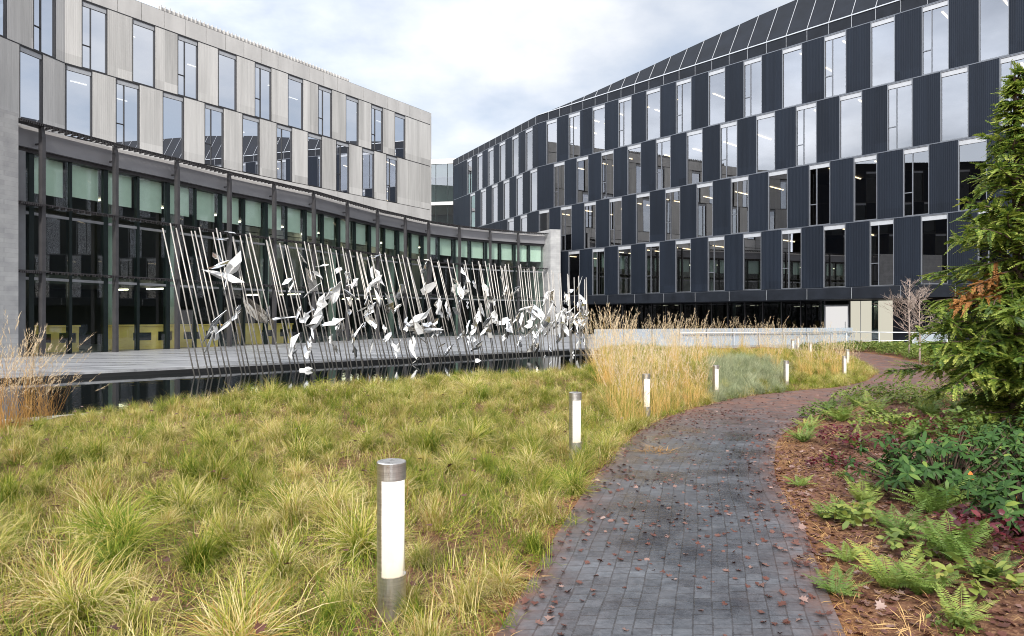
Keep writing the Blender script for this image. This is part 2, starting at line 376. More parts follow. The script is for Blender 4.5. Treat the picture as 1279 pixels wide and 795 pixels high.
def build_ground():
    xs = np.concatenate([[-600,-200,-80,-40],np.arange(-24,-6,.5),np.arange(-6,8,.14),np.arange(8,26,.35),[30,40,80,200,600]])
    ys = np.concatenate([[-400,-100,-30,-10],np.arange(-4,2,.4),np.arange(2,14,.14),np.arange(14,42,.3),[46,52,60,80,140,300,900]])
    X, Y = np.meshgrid(xs, ys); P = np.column_stack([X.ravel(), Y.ravel()]); z = gz(P)
    z[inside(P, POOL) | inside(P, DECK)] = -1.3
    ip = inside(P, PATH_POLY); dd = np.minimum(dist_poly(P,SL), dist_poly(P,SR))
    z[ip & (dd > .2)] -= .06
    need = np.exp(-np.where(ip,0,dd)/.17)*.85
    nx, ny = len(xs), len(ys); i = np.arange(nx*ny).reshape(ny,nx)
    F = np.stack([i[:-1,:-1],i[:-1,1:],i[1:,1:],i[1:,:-1]],-1).reshape(-1,4)
    me = np_mesh('ground', np.column_stack([P,z]), F, M['ground'], True, {'needle':need})
    kind(link('ground', me), 'structure')
build_ground()

def build_path():
    nw = 10; n = len(SL); V = []; UV = []; lit = []
    cen = (SL+SR)/2; s = np.concatenate([[0],np.cumsum(np.linalg.norm(np.diff(cen,axis=0),axis=1))])
    for i in range(n):
        for k in range(nw+1):
            t = k/nw; p = SL[i]*(1-t)+SR[i]*t
            w = np.linalg.norm(SR[i]-SL[i]); edge = min(t,1-t)*w
            V.append((p[0],p[1],zbase(p[1])+.012+.012*math.sin(math.pi*t))); UV.append((t*1.85, s[i]))
            far = np.clip((s[i]-14)/7,0,1); side = math.exp(-edge/.16)
            lit.append(min(1,.03+.95*far+.7*side))
    i = np.arange(n*(nw+1)).reshape(n,nw+1)
    F = np.stack([i[:-1,:-1],i[:-1,1:],i[1:,1:],i[1:,:-1]],-1).reshape(-1,4)
    V = np.array(V); me = np_mesh('paved_path', V, F, M['paver'], True, {'litter':np.array(lit)})
    ul = me.uv_layers.new(name='UVMap'); ul.data.foreach_set('uv', np.array(UV,dtype=np.float32)[F.ravel()].ravel())
    kind(link('paved_path', me), 'structure')
build_path()

WATER_Z = -.075
w = MB(); w.add([(p[0],p[1],WATER_Z) for p in POOL], [tuple(range(len(POOL)))]); kind(w.build('pool_water', M['water']), 'structure')
d = MB(); d.prism([tuple(p) for p in DECK], -1.25, .10, 0); kind(d.build('terrace', M['deck']), 'structure')
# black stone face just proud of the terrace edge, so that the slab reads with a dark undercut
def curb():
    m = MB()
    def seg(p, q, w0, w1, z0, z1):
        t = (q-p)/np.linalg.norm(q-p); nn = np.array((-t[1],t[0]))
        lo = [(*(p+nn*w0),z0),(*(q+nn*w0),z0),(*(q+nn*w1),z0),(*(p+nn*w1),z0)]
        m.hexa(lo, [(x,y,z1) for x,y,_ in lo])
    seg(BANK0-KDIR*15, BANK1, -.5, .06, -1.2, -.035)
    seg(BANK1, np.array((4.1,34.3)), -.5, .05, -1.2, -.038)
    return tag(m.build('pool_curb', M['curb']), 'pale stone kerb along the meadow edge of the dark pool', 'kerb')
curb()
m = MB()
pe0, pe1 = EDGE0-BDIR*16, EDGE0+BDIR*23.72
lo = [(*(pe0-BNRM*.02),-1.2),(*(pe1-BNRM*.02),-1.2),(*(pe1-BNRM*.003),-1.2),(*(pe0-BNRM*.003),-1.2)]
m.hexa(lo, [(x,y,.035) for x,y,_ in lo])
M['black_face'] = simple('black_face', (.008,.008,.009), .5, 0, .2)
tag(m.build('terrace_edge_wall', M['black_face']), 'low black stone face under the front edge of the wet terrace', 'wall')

# ------------------------------------------------------------------ facades
class Wall:
    """plan line p0 -> p1 with an outward normal (towards the camera side)"""
    def __init__(s, p0, p1, out=None):
        s.p0 = np.array(p0,float); s.p1 = np.array(p1,float); s.len = np.linalg.norm(s.p1-s.p0)
        s.d = (s.p1-s.p0)/s.len; n = np.array((s.d[1],-s.d[0]))
        s.n = n; s.ang = math.atan2(s.d[1], s.d[0])     # local x = along, local -y = outward
    def P(s, u, n=0): return s.p0+s.d*u+s.n*n
    def t_px(s, px, n=0):
        p = s.p0+s.n*n; k = (px-639.5)/FPX
        return (k*p[1]-p[0])/(s.d[0]-k*s.d[1])

def window_meshes(kind_, w, h, cap, frame_m, glass_m):
    """local: x 0..w, z 0..h, outward = -y, facade face at y=0"""
    f = MB(); t = .045; y0, y1 = .0, .16
    f.box(0,t,y0,y1,0,h); f.box(w-t,w,y0,y1,0,h); f.box(t,w-t,y0,y1,0,t); f.box(t,w-t,y0,y1,h-t,h)
    if kind_ == 'mullion':
        xm = w*.36; f.box(xm-.022,xm+.022,y0+.04,y1,t,h-cap); f.box(t,xm-.022,y0+.045,y1-.01,h*.34,h*.34+.05)
    fm = f.mesh('window', frame_m)
    g = MB(); g.add([(t,.10,t),(w-t,.10,t),(w-t,.10,h-cap),(t,.10,h-cap)], [(0,1,2,3)]); gm = g.mesh('pane', glass_m)
    c = MB(); c.box(t,w-t,.035,.15,h-cap,h-t); cm = c.mesh('top_panel', M['cap_white'])
    return fm, gm, cm

def facade(wall, root, rows, spec, w, clad_m, band_list, trim_m, frame_m, glass_m, cap, seam_m=None):
    """rows: list of (z0,z1,[window start u...]); panels fill the rest"""
    base = np.array(root.location)
    clad = MB(); trim = MB(); seam = MB(); ws = {}
    for kd in ('plain','mullion'):
        ws[kd] = None
    for ri, (z0, z1, us) in enumerate(rows):
        g = .012; us = sorted(us); spans = []; u = 0.
        for a in us:
            if a-u > .05: spans.append((u, a))
            u = a+w
        if wall.len-u > .05: spans.append((u, wall.len))
        for a, b in spans:
            n = max(1, round((b-a)/1.6)); cuts = [a+(b-a)*k/n for k in range(n+1)]
            for k in range(n):
                clad.box(cuts[k]+g, cuts[k+1]-g, 0, .22, z0+.03, z1-.03)
        trim.box(0, wall.len, -.012, .2, z1-.027, z1+.027)
        for i, a in enumerate(us):
            kd = spec(ri, i); h = z1-z0-.06
            key = (kd, round(h,3))
            if key not in ws: ws[key] = window_meshes(kd, w, h, cap, frame_m, glass_m)
            fm, gm, cm = ws[key]; p = wall.P(a)
            o = link('window', fm, root, Vector((p[0],p[1],z0+.03))-Vector(root.location), wall.ang)
            link('pane', gm, o); link('top_panel', cm, o)
    for (z0, z1, mt, step) in band_list:
        u = 0.
        while u < wall.len-.05:
            e = min(u+step, wall.len); clad.box(u+.014, e-.014, 0, .22, z0+.03, z1-.02, 1)
            if seam_m and u > 0: seam.box(u-.011, u+.011, -.012, .05, z0+.04, z1-.03)
            u = e
        trim.box(0, wall.len, .03, .2, z0+.0271, z1+.01)
    loc = Vector((*wall.p0,0))-Vector(root.location)
    o = clad.build('cladding', [clad_m, band_list[0][2] if band_list else clad_m], root); o.location = loc; o.rotation_euler.z = wall.ang
    o2 = trim.build('storey_trim', trim_m, root); o2.location = loc; o2.rotation_euler.z = wall.ang
    if seam_m: o3 = seam.build('panel_seams', seam_m, root); o3.location = loc; o3.rotation_euler.z = wall.ang
    return o

def wall_box(root, wall, name, u0, u1, n0, n1, z0, z1, mat):
    m = MB(); m.box(u0,u1,-n1,-n0,z0,z1); o = m.build(name, mat, root)
    o.location = Vector((*wall.p0,0))-Vector(root.location); o.rotation_euler.z = wall.ang; return o

# ---- dark building on the right
ZB = [3.6,7.8,12.0,16.2,20.4]
def dark_building():
    A = Wall((2.5,66),(2.5+.6672*50,66-.7449*50)); B = Wall((-7.2,84.5),(2.5,66))
    root = thing('office_building', 'long dark blue-black clad office building with staggered tall windows and sloped roof', 'building', (20,60,-.2))
    offs = {3:1.87, 2:2.86, 1:.84, 0:1.82}; W = 1.43
    rows = []
    for r in range(4):
        us = []; c = offs[r]
        while c < A.len-1: 
            if c-W/2 > .3 or r == 1: us.append(max(.12,c-W/2))
            c += 2.922
        rows.append((ZB[r], ZB[r+1], us[:13]))
    facade(A, root, rows, lambda r,i: 'mullion' if (i+r) % 2 == 0 else 'plain', W, M['dark_clad'],
           [(2.82,3.6,M['dark_band'],2.922),(20.4,21.2,M['dark_band'],1.461)], M['trim_mid'], M['jamb'], M['glass_dark'], .32, M['roof_seam'])
    px3 = lambda L: [(a/3.3125+540, b/3.3125+540) for a,b in L]
    s4 = [B.t_px((a+b)/2)-.72 for a,b in px3([(145,162),(186,206),(230,253),(277,302),(329,357),(386,414)])]
    s3 = [B.t_px((a+b)/2)-.72 for a,b in px3([(158,175),(200,222),(248,268),(293,319),(347,373),(402,436)])]
    s2 = [B.t_px((a+b)/2)-.72 for a,b in px3([(312,336),(365,391)])]
    facade(B, root, [(ZB[0],ZB[1],[]),(ZB[1],ZB[2],s2),(ZB[2],ZB[3],s3),(ZB[3],ZB[4],s4)], lambda r,i:'plain', W, M['dark_clad'],
           [(2.82,3.6,M['dark_band'],2.922),(20.4,21.2,M['dark_band'],1.461)], M['trim_mid'], M['jamb'], M['glass_dark'], .32, M['roof_seam'])
    # sloped metal roof above the long wall, growing from the bend towards the camera
    def hh(u): return float(np.interp(u, [0,1.5,6.4,12,16.5,22,30,50],[0,.05,.55,1.35,2.1,2.9,3.7,4.4]))
    rf = MB(); sm = MB(); u = 0.
    def pt(u, k, off=0.):
        h = hh(u); p = A.P(u, -.58*h*k+off*.8); return (p[0]-20, p[1]-60, 21.21+h*k+off*.5+.2)
    while u < A.len-.01:
        e = min(u+1.461, A.len)
        rf.add([pt(u,0),pt(e,0),pt(e,1),pt(u,1)], [(0,1,2,3)])
        sm.hexa([pt(u-.018,0),pt(u+.018,0),pt(u+.018,0,.04),pt(u-.018,0,.04)], [pt(u-.018,1),pt(u+.018,1),pt(u+.018,1,.04),pt(u-.018,1,.04)])
        # flat top behind the slope
        a, b = A.P(u,-.58*hh(u)), A.P(e,-.58*hh(e)); c, dd = A.P(e,-14), A.P(u,-14)
        rf.add([(a[0]-20,a[1]-60,21.41+hh(u)),(b[0]-20,b[1]-60,21.41+hh(e)),(c[0]-20,c[1]-60,21.41+hh(e)),(dd[0]-20,dd[1]-60,21.41+hh(u))], [(0,1,2,3)])
        u = e
    rf.build('roof', M['dark_band'], root); sm.build('roof_seams', M['roof_seam'], root)
    wall_box(root, A, 'roof_edge', 0, A.len, .0, .05, 21.17, 21.24, M['trim_light'])
    for Wl, nm_ in ((A,'a'),(B,'b')):
        dep = 13 if Wl is A else 12
        L = Wl.len
        sl = MB(); ce = MB()
        for z in ZB[:-1] + [20.4]:
            sl.box(.02, L-.02, .3, dep, z-.16, z+.10)
        o = sl.build('floor_slab', M['ceiling'], root); o.location = Vector((*Wl.p0,0))-Vector(root.location); o.rotation_euler.z = Wl.ang
        wall_box(root, Wl, 'core_wall', 0, L, -7.3, -7, 2.9, 20.2, M['interior_dark'])
        wall_box(root, Wl, 'rear_wall', 0, L, -dep-.3, -dep-.01, -.6, 21.2, M['dark_band'])
        wall_box(root, Wl, 'end_wall', -.28 if Wl is B else L+.01, -.01 if Wl is B else L+.3, -dep, -.02, -.6, 21.2, M['dark_band'])
        wall_box(root, Wl, 'soffit', .02, L-.02, -dep, -.24, 2.81, 2.9, M['dark_band'])
        if Wl is B: wall_box(root, Wl, 'flat_roof', 0, L, -dep, -.2, 21.2, 21.3, M['dark_band'])
    # ceiling lamps seen through the windows
    for z, st in ((7.8,1.9),(12.0,1.0),(16.2,2.9),(20.4,1.9)):
        u = st
        while u < 38:
            for n in (-1.2,-4.2):
                if rnd.random() < .62: wall_box(root, A, 'ceiling_lamp_or_fill', u-.045, u+.045, n-2.2, n, z-.25, z-.20, M['lamp_strip'])
            u += 2.922
    # recessed ground floor
    gl = MB(); GN_ = 2.6; t0, t1 = A.t_px(1031,-GN_), A.t_px(1060,-GN_); t2, t3 = A.t_px(1062.5,-GN_), A.t_px(1088,-GN_); t4, t5 = A.t_px(1097,-GN_), A.t_px(1115.5,-GN_)
    u = -6.
    while u < t0-.05:
        e = min(u+1.46, t0-.04)
        if e-u > .2:
            g = MB(); g.add([(u+.03,GN_,-.1),(e-.03,GN_,-.1),(e-.03,GN_,2.80),(u+.03,GN_,2.80)], [(0,1,2,3)])
            o = g.build('ground_floor_pane', M['glass_ground'], root); o.location = Vector((*A.p0,0))-Vector(root.location); o.rotation_euler.z = A.ang
            wall_box(root, A, 'mullion', e-.03, e+.03, -GN_-.08, -GN_+.05, -.1, 2.80, M['trim_dark'])
        u = e+.0001 if e < t0-.05 else t0
    wall_box(root, A, 'inner_wall', -8, A.len, -GN_-6.3, -GN_-6, -.3, 2.8, M['interior_dark'])
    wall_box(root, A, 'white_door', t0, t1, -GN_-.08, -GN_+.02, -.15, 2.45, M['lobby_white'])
    for a_, b_, z0_, z1_ in ((t0-.05,t0+.03,-.15,2.52),(t1-.03,t1+.05,-.15,2.52),(t0+.032,t1-.032,2.40,2.52)):
        wall_box(root, A, 'door_frame', a_, b_, -GN_+.021, -GN_+.09, z0_, z1_, M['frame_grey'])
    wall_box(root, A, 'door_handle', t1-.22, t1-.18, -GN_+.021, -GN_+.09, .75, 1.35, M['rail'])
    wall_box(root, A, 'panel_joint', (t2+t3)/2-.015, (t2+t3)/2+.015, -GN_+.001, -GN_+.03, .0, 2.75, M['frame_grey'])
    wall_box(root, A, 'lit_panel', t2, t3, -GN_-.10, -GN_, .0, 2.75, M['lobby_lit'])
    wall_box(root, A, 'lit_panel', t4, t5, -GN_-.10, -GN_, .0, 2.75, M['lobby_lit'])
    wall_box(root, A, 'lobby_frame', t1+.02, t2-.02, -GN_-.1, -GN_+.05, -.1, 2.78, M['trim_dark'])
    wall_box(root, A, 'lobby_glass', t3+.02, t4-.02, -GN_-.06, -GN_-.03, -.1, 2.75, M['glass_link'])
    wall_box(root, A, 'side_wall', t5+.02, A.len-.02, -GN_-.3, -GN_+.1, -.3, 2.80, M['dark_band'])
    wall_box(root, A, 'threshold', t1-.5, t5+.6, -GN_, -GN_+.35, -.5, -.12, M['trim_dark'])
    return root
dark_building()

# ---- pale grey building on the left
def grey_building():
    G0 = (-25.6,39.1); A = Wall(G0, (-7.9,65.7)); H = Wall((-26.75,34.2), G0)
    W = 1.42; root = thing('office_building', 'pale grey metal-clad office building with two visible rows of tall staggered windows', 'building', (-18,56,0))
    ub = [1.61+2.91*i-W/2 for i in range(10)]; ua = [.05]+[.63+2.9*i-W/2 for i in range(1,10)]
    bands = [(10.9,12.0,M['grey_band'],2.91),(20.2,21.35,M['grey_band'],1.455)]
    sp = lambda r,i: 'mullion' if (i+r) % 2 else 'plain'
    facade(A, root, [(3.6,7.8,[]),(7.8,10.9,[]),(12.0,16.2,ua),(16.2,20.2,ub)], sp, W, M['grey_clad'], bands, M['trim_dark'], M['trim_dark'], M['glass_grey'], .3)
    facade(H, root, [(3.6,7.8,[]),(7.8,10.9,[]),(12.0,16.2,[2.25]),(16.2,20.2,[.15,3.06])], lambda r,i:'mullion' if r==3 else 'plain', 1.38, M['grey_clad'], bands, M['trim_dark'], M['trim_dark'], M['glass_grey'], .3)
    fins = MB(); u = 5.6
    while u < 21.7:
        fins.box(u,u+.05,.0,.10,21.36,21.36+.32*float(np.interp(u,[5,19,21.7],[1,.9,.5]))); u += .30
    fins.box(5.5,21.7,.11,.15,21.36,21.60)
    o = fins.build('roof_screen', M['grey_band'], root); o.location = Vector((*A.p0,0))-Vector(root.location); o.rotation_euler.z = A.ang
    for Wl in (A,H):
        L = Wl.len; sl = MB()
        for z in (7.8,12.0,16.2,20.2): sl.box(.02, L-.02, .3, 12, z-.16, z+.1)
        o = sl.build('floor_slab', M['ceiling'], root); o.location = Vector((*Wl.p0,0))-Vector(root.location); o.rotation_euler.z = Wl.ang
        wall_box(root, Wl, 'core_wall', 0, L, -6.3, -6, 0, 20.1, M['interior_dark'])
        wall_box(root, Wl, 'rear_wall', 0, L, -12.3, -12.01, 0, 21.3, M['grey_band'])
        wall_box(root, Wl, 'roof', 0, L, -12, -.25, 20.95, 21.1, M['grey_band'])
    wall_box(root, A, 'end_wall', A.len+.0, A.len+.22, -12, 0, 0, 21.35, M['grey_band'])
    for z in (16.2,20.2):
        for i in range(10):
            if rnd.random() < .6:
                u = 1+2.91*i+rnd.random(); n = -2.2-rnd.random()*2
                wall_box(root, A, 'ceiling_lamp_or_fill', u, u+.9, n-.05, n+.05, z-.26, z-.2, M['lamp_white'])
grey_building()

# ---- added dark wing at left, outside the frame, to darken the window reflections
def wing():
    H = Wall((-27.6,-22),(-27.2,30.8)); root = thing('unseen_wing', 'unseen dark clad wing with strip windows, added at left to darken window reflections', 'building', (-30,5,0))
    rows = []
    for r, z in enumerate((0.2,4.4,8.6,12.8,17.0)):
        rows.append((z, z+4.2, [1.2+2.92*i+1.4*(r%2) for i in range(17)]))
    facade(H, root, rows, lambda r,i:'plain', 1.43, M['dark_clad'], [(21.2,22.2,M['dark_band'],2.92)], M['trim_dark'], M['trim_dark'], M['glass_ground'], .3)
    wall_box(root, H, 'core_wall', 0, H.len, -1.3, -1, 0, 21.2, M['interior_dark'])
    wall_box(root, H, 'rear_wall', 0, H.len, -10.3, -10, 0, 22.2, M['dark_band'])
    wall_box(root, H, 'roof', 0, H.len, -10, -.25, 22.0, 22.2, M['dark_band'])
wing()

# ---- glazed link bridge at the back
def linkb():
    A = Wall((-14,86.5),(-6.4,85.2)); root = thing('link_building', 'green glazed link bridge between the pale and the dark office building', 'building', (-10,88,0))
    wall_box(root, A, 'roof_edge', 0, A.len, -8, .15, 20.9, 21.5, M['fascia_rim'])
    wall_box(root, A, 'white_band', 0, A.len, -8, .12, 15.75, 16.15, M['fascia_rim'])
    wall_box(root, A, 'lower_roof', 0, A.len, -8, .3, 11.2, 11.5, M['trim_dark'])
    wall_box(root, A, 'back_wall', 0, A.len, -8.2, -8, 0, 20.9, M['soffit'])
    wall_box(root, A, 'floor_slab', .1, A.len-.1, -7.9, -.2, 12.2, 12.5, M['ceiling'])
    for z0, z1 in ((16.15,20.9),(11.5,15.75),(.1,11.2)):
        u = 0.
        while u < A.len-.1:
            e = min(u+1.5, A.len)
            m = MB(); m.add([(u+.03,0,z0),(e-.03,0,z0),(e-.03,0,z1),(u+.03,0,z1)], [(0,1,2,3)])
            o = m.build('pane', M['glass_link'], root); o.location = Vector((*A.p0,0))-Vector(root.location); o.rotation_euler.z = A.ang
            wall_box(root, A, 'mullion', e-.03, e+.03, -.08, .04, z0, z1, M['mullion']); u = e
    wall_box(root, A, 'green_post', A.len-.9, A.len-.62, .05, .3, 11.5, 15.7, M['column'])
linkb()

# ---- glazed pavilion with fins and louvres
def pavilion():
    root = thing('glass_pavilion', 'low curved glass pavilion with dark steel fins, louvres and green blinds', 'building', (-10,45,.1))
    FP = [(54.6,27),(146,30),(223,32.8),(288,35.8),(344,38.5),(393.5,41.2),(435.5,44.6),(473,48.0),(507.6,51.0),(536.7,53.8),(575,56.5),(613,58.6),(648,60.2),(684,61.6)]
    fp = [np.array(((px-639.5)/FPX*Z, Z)) for px, Z in FP]
    d0 = fp[0]-fp[1]; start = fp[0]+d0/np.linalg.norm(d0)*1.0
    pts = [start]+fp
    n = len(pts)
    tang = [ (pts[min(i+1,n-1)]-pts[max(i-1,0)]) for i in range(n)]; tang = [t/np.linalg.norm(t) for t in tang]
    nrm = [np.array((t[1],-t[0])) for t in tang]           # outward, towards the terrace
    H = 9.2; L0 = Vector(root.location)
    W3 = lambda p, z: (p[0]-L0.x, p[1]-L0.y, z-L0.z)
    off = lambda i, k: pts[i]+nrm[i]*k
    glin = [off(i,-.75) for i in range(n)]                 # glass line
    # fins
    for i in range(1, n-1):
        f = MB(); t = tang[i]*.07
        prof = [(-.20,.1),(0.02,.1),(0.02,8.75),(-.07,H-.02),(-.20,H-.02)]
        vs = []
        for s in (-1,1):
            for k, z in prof: p = off(i,k)+t*s; vs.append(W3(p,z))
        m_ = len(prof)
        f.add(vs, [tuple(range(m_)), tuple(reversed(range(m_,2*m_)))]+[(j,m_+j,m_+(j+1)%m_,(j+1)%m_) for j in range(m_)])
        # struts back to the facade
        for z in (8.5,6.15,3.4):
            p, q = off(i,-.19), off(i,-.74); f.tube([W3(p,z),W3(q,z)], .04, 6)
        f.build('fin', M['steel_fin'], root)
    def strip(m, line_in, line_out, z0, z1, mi=0, close=True):
        for i in range(n-1):
            a, b, c, e = line_in[i], line_in[i+1], line_out[i+1], line_out[i]
            m.hexa([W3(a,z0),W3(b,z0),W3(c,z0),W3(e,z0)], [W3(a,z1),W3(b,z1),W3(c,z1),W3(e,z1)], mi)
    O = lambda k: [off(i,k) for i in range(n)]
    # louvres: a stack of thin slats at the top and two lighter ones lower down
    for z, ks in ((H,[.18,.02,-.14,-.30]),(6.05,[.14,.0,-.15]),(3.42,[.08,-.08])):
        lv = MB()
        for j, k in enumerate(ks): strip(lv, O(k-.075), O(k), z+.015*j, z+.035+.015*j)
        # cross brackets seen as little dashes
        for i in range(n-1):
            for q in range(1,12):
                t = q/12; a = off(i,ks[-1])*(1-t)+off(i+1,ks[-1])*t; b = off(i,ks[0])*(1-t)+off(i+1,ks[0])*t; dd = tang[i]*.025
                lv.hexa([W3(a-dd,z-.07),W3(a+dd,z-.07),W3(b+dd,z-.07),W3(b-dd,z-.07)], [W3(a-dd,z-.004),W3(a+dd,z-.004),W3(b+dd,z-.004),W3(b-dd,z-.004)])
        lv.build('louvre', M['louver'], root)
    m = MB(); strip(m, O(-1.6), O(-.46), 8.32, 9.02); m.build('fascia', M['fascia'], root)
    m = MB(); strip(m, O(-1.6), O(-.50), 9.025, 9.16); m.build('roof_rim', M['fascia_rim'], root)
    m = MB(); strip(m, O(-1.6), O(-.62), 8.16, 8.315)
    m.build('eave_slats', M['louver'], root)
    back = [pts[i]-nrm[i]*9.5 for i in range(n)]
    m = MB(); strip(m, back, O(-1.6), 8.9, 9.02); m.build('roof', M['fascia'], root)
    m = MB(); strip(m, back, O(-.85), 8.17, 8.3); m.build('ceiling', M['ceiling'], root)
    m = MB(); strip(m, [pts[i]-nrm[i]*9.8 for i in range(n)], back, .1, 9.0); m.build('back_wall', M['interior_dark'], root)
    m = MB(); strip(m, [pts[i]-nrm[i]*9.4 for i in range(n)], O(-4.2), 3.2, 3.6); m.build('gallery_floor', M['ceiling'], root)
    # glazing: each bay two panes wide, three high
    for i in range(n-1):
        for h in range(2):
            a = glin[i]*(1-h/2)+glin[i+1]*h/2; b = glin[i]*(1-(h+1)/2)+glin[i+1]*(h+1)/2
            t = (b-a)/np.linalg.norm(b-a); nn = np.array((t[1],-t[0]))
            mu = MB(); wd = .10 if h == 0 else .06
            mu.hexa([W3(a-t*wd-nn*.16,.1),W3(a+t*wd-nn*.16,.1),W3(a+t*wd+nn*.05,.1),W3(a-t*wd+nn*.05,.1)], [W3(a-t*wd-nn*.16,8.15),W3(a+t*wd-nn*.16,8.15),W3(a+t*wd+nn*.05,8.15),W3(a-t*wd+nn*.05,8.15)])
            mu.build('mullion', M['mullion'], root)
            for z0, z1 in ((.14,3.12),(3.24,5.72),(5.84,8.15)):
                g = MB(); p, q = a+t*(wd+.002), b-t*.07
                g.add([W3(p,z0),W3(q,z0),W3(q,z1),W3(p,z1)], [(0,1,2,3)]); g.build('window_pane', M['glass_pav'], root)
            for z0, z1 in ((3.125,3.235),(5.725,5.835)):
                tr = MB()
                p, q = a+t*(wd+.003), b-t*.063
                tr.hexa([W3(p-nn*.1,z0),W3(q-nn*.1,z0),W3(q+nn*.03,z0),W3(p+nn*.03,z0)], [W3(p-nn*.1,z1),W3(q-nn*.1,z1),W3(q+nn*.03,z1),W3(p+nn*.03,z1)])
                tr.build('transom', M['frame_grey'], root)
            bl = MB(); zb = 6.72+rnd.uniform(-.06,.06); p, q = a+t*.14-nn*.30, b-t*.1-nn*.30
            bl.hexa([W3(p-nn*.02,zb),W3(q-nn*.02,zb),W3(q,zb),W3(p,zb)], [W3(p-nn*.02,8.15),W3(q-nn*.02,8.15),W3(q,8.15),W3(p,8.15)])
            bl.build('roller_blind', M['blind'], root)
    # columns inside
    for i in (2,3,5,7,9,11,12):
        p = (pts[i]+pts[i+1])/2-nrm[i]*2.6; c = MB(); c.tube([W3(p,.1),W3(p,8.15)], .27, 20); c.build('column', M['column'], root, True)
    # added glowing strips under the ceilings, fill light for the yellow counters
    for i in range(0,n-1):
        for k, z in ((7.5,8.12),(3.4,3.16),(6.6,3.16)):
            if z < 4 and (i % 3 or i > 9): continue
            p = (pts[i]+pts[i+1])/2-nrm[i]*k; t = tang[i]*.13; q = nrm[i]*.8; l = MB(); t = t*.6
            l.hexa([W3(p-t-q,z-.06),W3(p+t-q,z-.06),W3(p+t+q,z-.06),W3(p-t+q,z-.06)], [W3(p-t-q,z),W3(p+t-q,z),W3(p+t+q,z),W3(p-t+q,z)])
            l.build('ceiling_lamp_or_fill', M['fill_glow'], root)
    # stone end walls
    t = tang[0]; a = pts[0]
    m = MB(); m.prism([tuple(p-np.array(L0[:2])) for p in (a+nrm[0]*.05, a-t*9+nrm[0]*.4, a-t*9-nrm[0]*9, a-nrm[0]*9)], 0, 9.3); o = m.build('stone_wall', M['stone'], root)
    m = MB(); p = pts[0]; m.prism([tuple(q-np.array(L0[:2])) for q in (p+t*.02-nrm[0]*.3, p+t*.5-nrm[0]*.3, p+t*.5-nrm[0]*.9, p+t*.02-nrm[0]*.9)], .002, 8.0); m.build('steel_pier', M['soffit'], root)
    e = pts[-1]; t = tang[-1]; nn = nrm[-1]
    m = MB(); m.prism([tuple(q-np.array(L0[:2])) for q in (e+nn*.5, e+t*.9+nn*.75, e+t*.9-nn*10, e-nn*10)], 0, 9.45); m.build('stone_wall', M['stone'], root)
    return pts, nrm
PAV, PNR = pavilion()

# furniture behind the glass
def counter(p, ang, label):
    r = thing('reception_counter', label, 'counter', (p[0],p[1],.1), ang, 'yellow counters inside the glass pavilion')
    m = MB(); m.box(-1.5,-.35,-.06,.0,.0,1.10); m.box(-.35,.45,-.06,.0,.0,.42); m.box(-.35,.45,-.06,.0,.80,1.10); m.box(.45,.75,-.06,.0,.0,1.10); m.box(.75,1.5,-.06,.0,.0,.40); m.box(.75,1.5,-.06,.0,.84,1.10); m.build('front_panel', M['yellow'], r)
    m = MB(); m.box(-1.55,1.55,-.12,.75,1.11,1.18); m.build('counter_top', M['yellow'], r)
    for x in (-1.45,1.45):
        m = MB(); m.box(x-.05,x+.05,.003,.7,0,1.105); m.build('side_panel', M['yellow'], r)
    m = MB(); m.box(-1.3,1.3,.25,.7,.05,1.0); m.build('shelf_box', M['interior_dark'], r)
for px, Z, lb in ((48,29.6,'yellow counter behind the glass at the far left end, beside the stone wall'),(176,33.0,'yellow counter behind the third fin of the glass pavilion, by a round column'),(238,35.2,'yellow counter just left of the first leaning sculpture rods, behind the glass'),(334,40.2,'yellow counter behind the sculpture, deepest of the counters in the pavilion')):
    counter(((px-639.5)/FPX*Z, Z), R(42), lb)

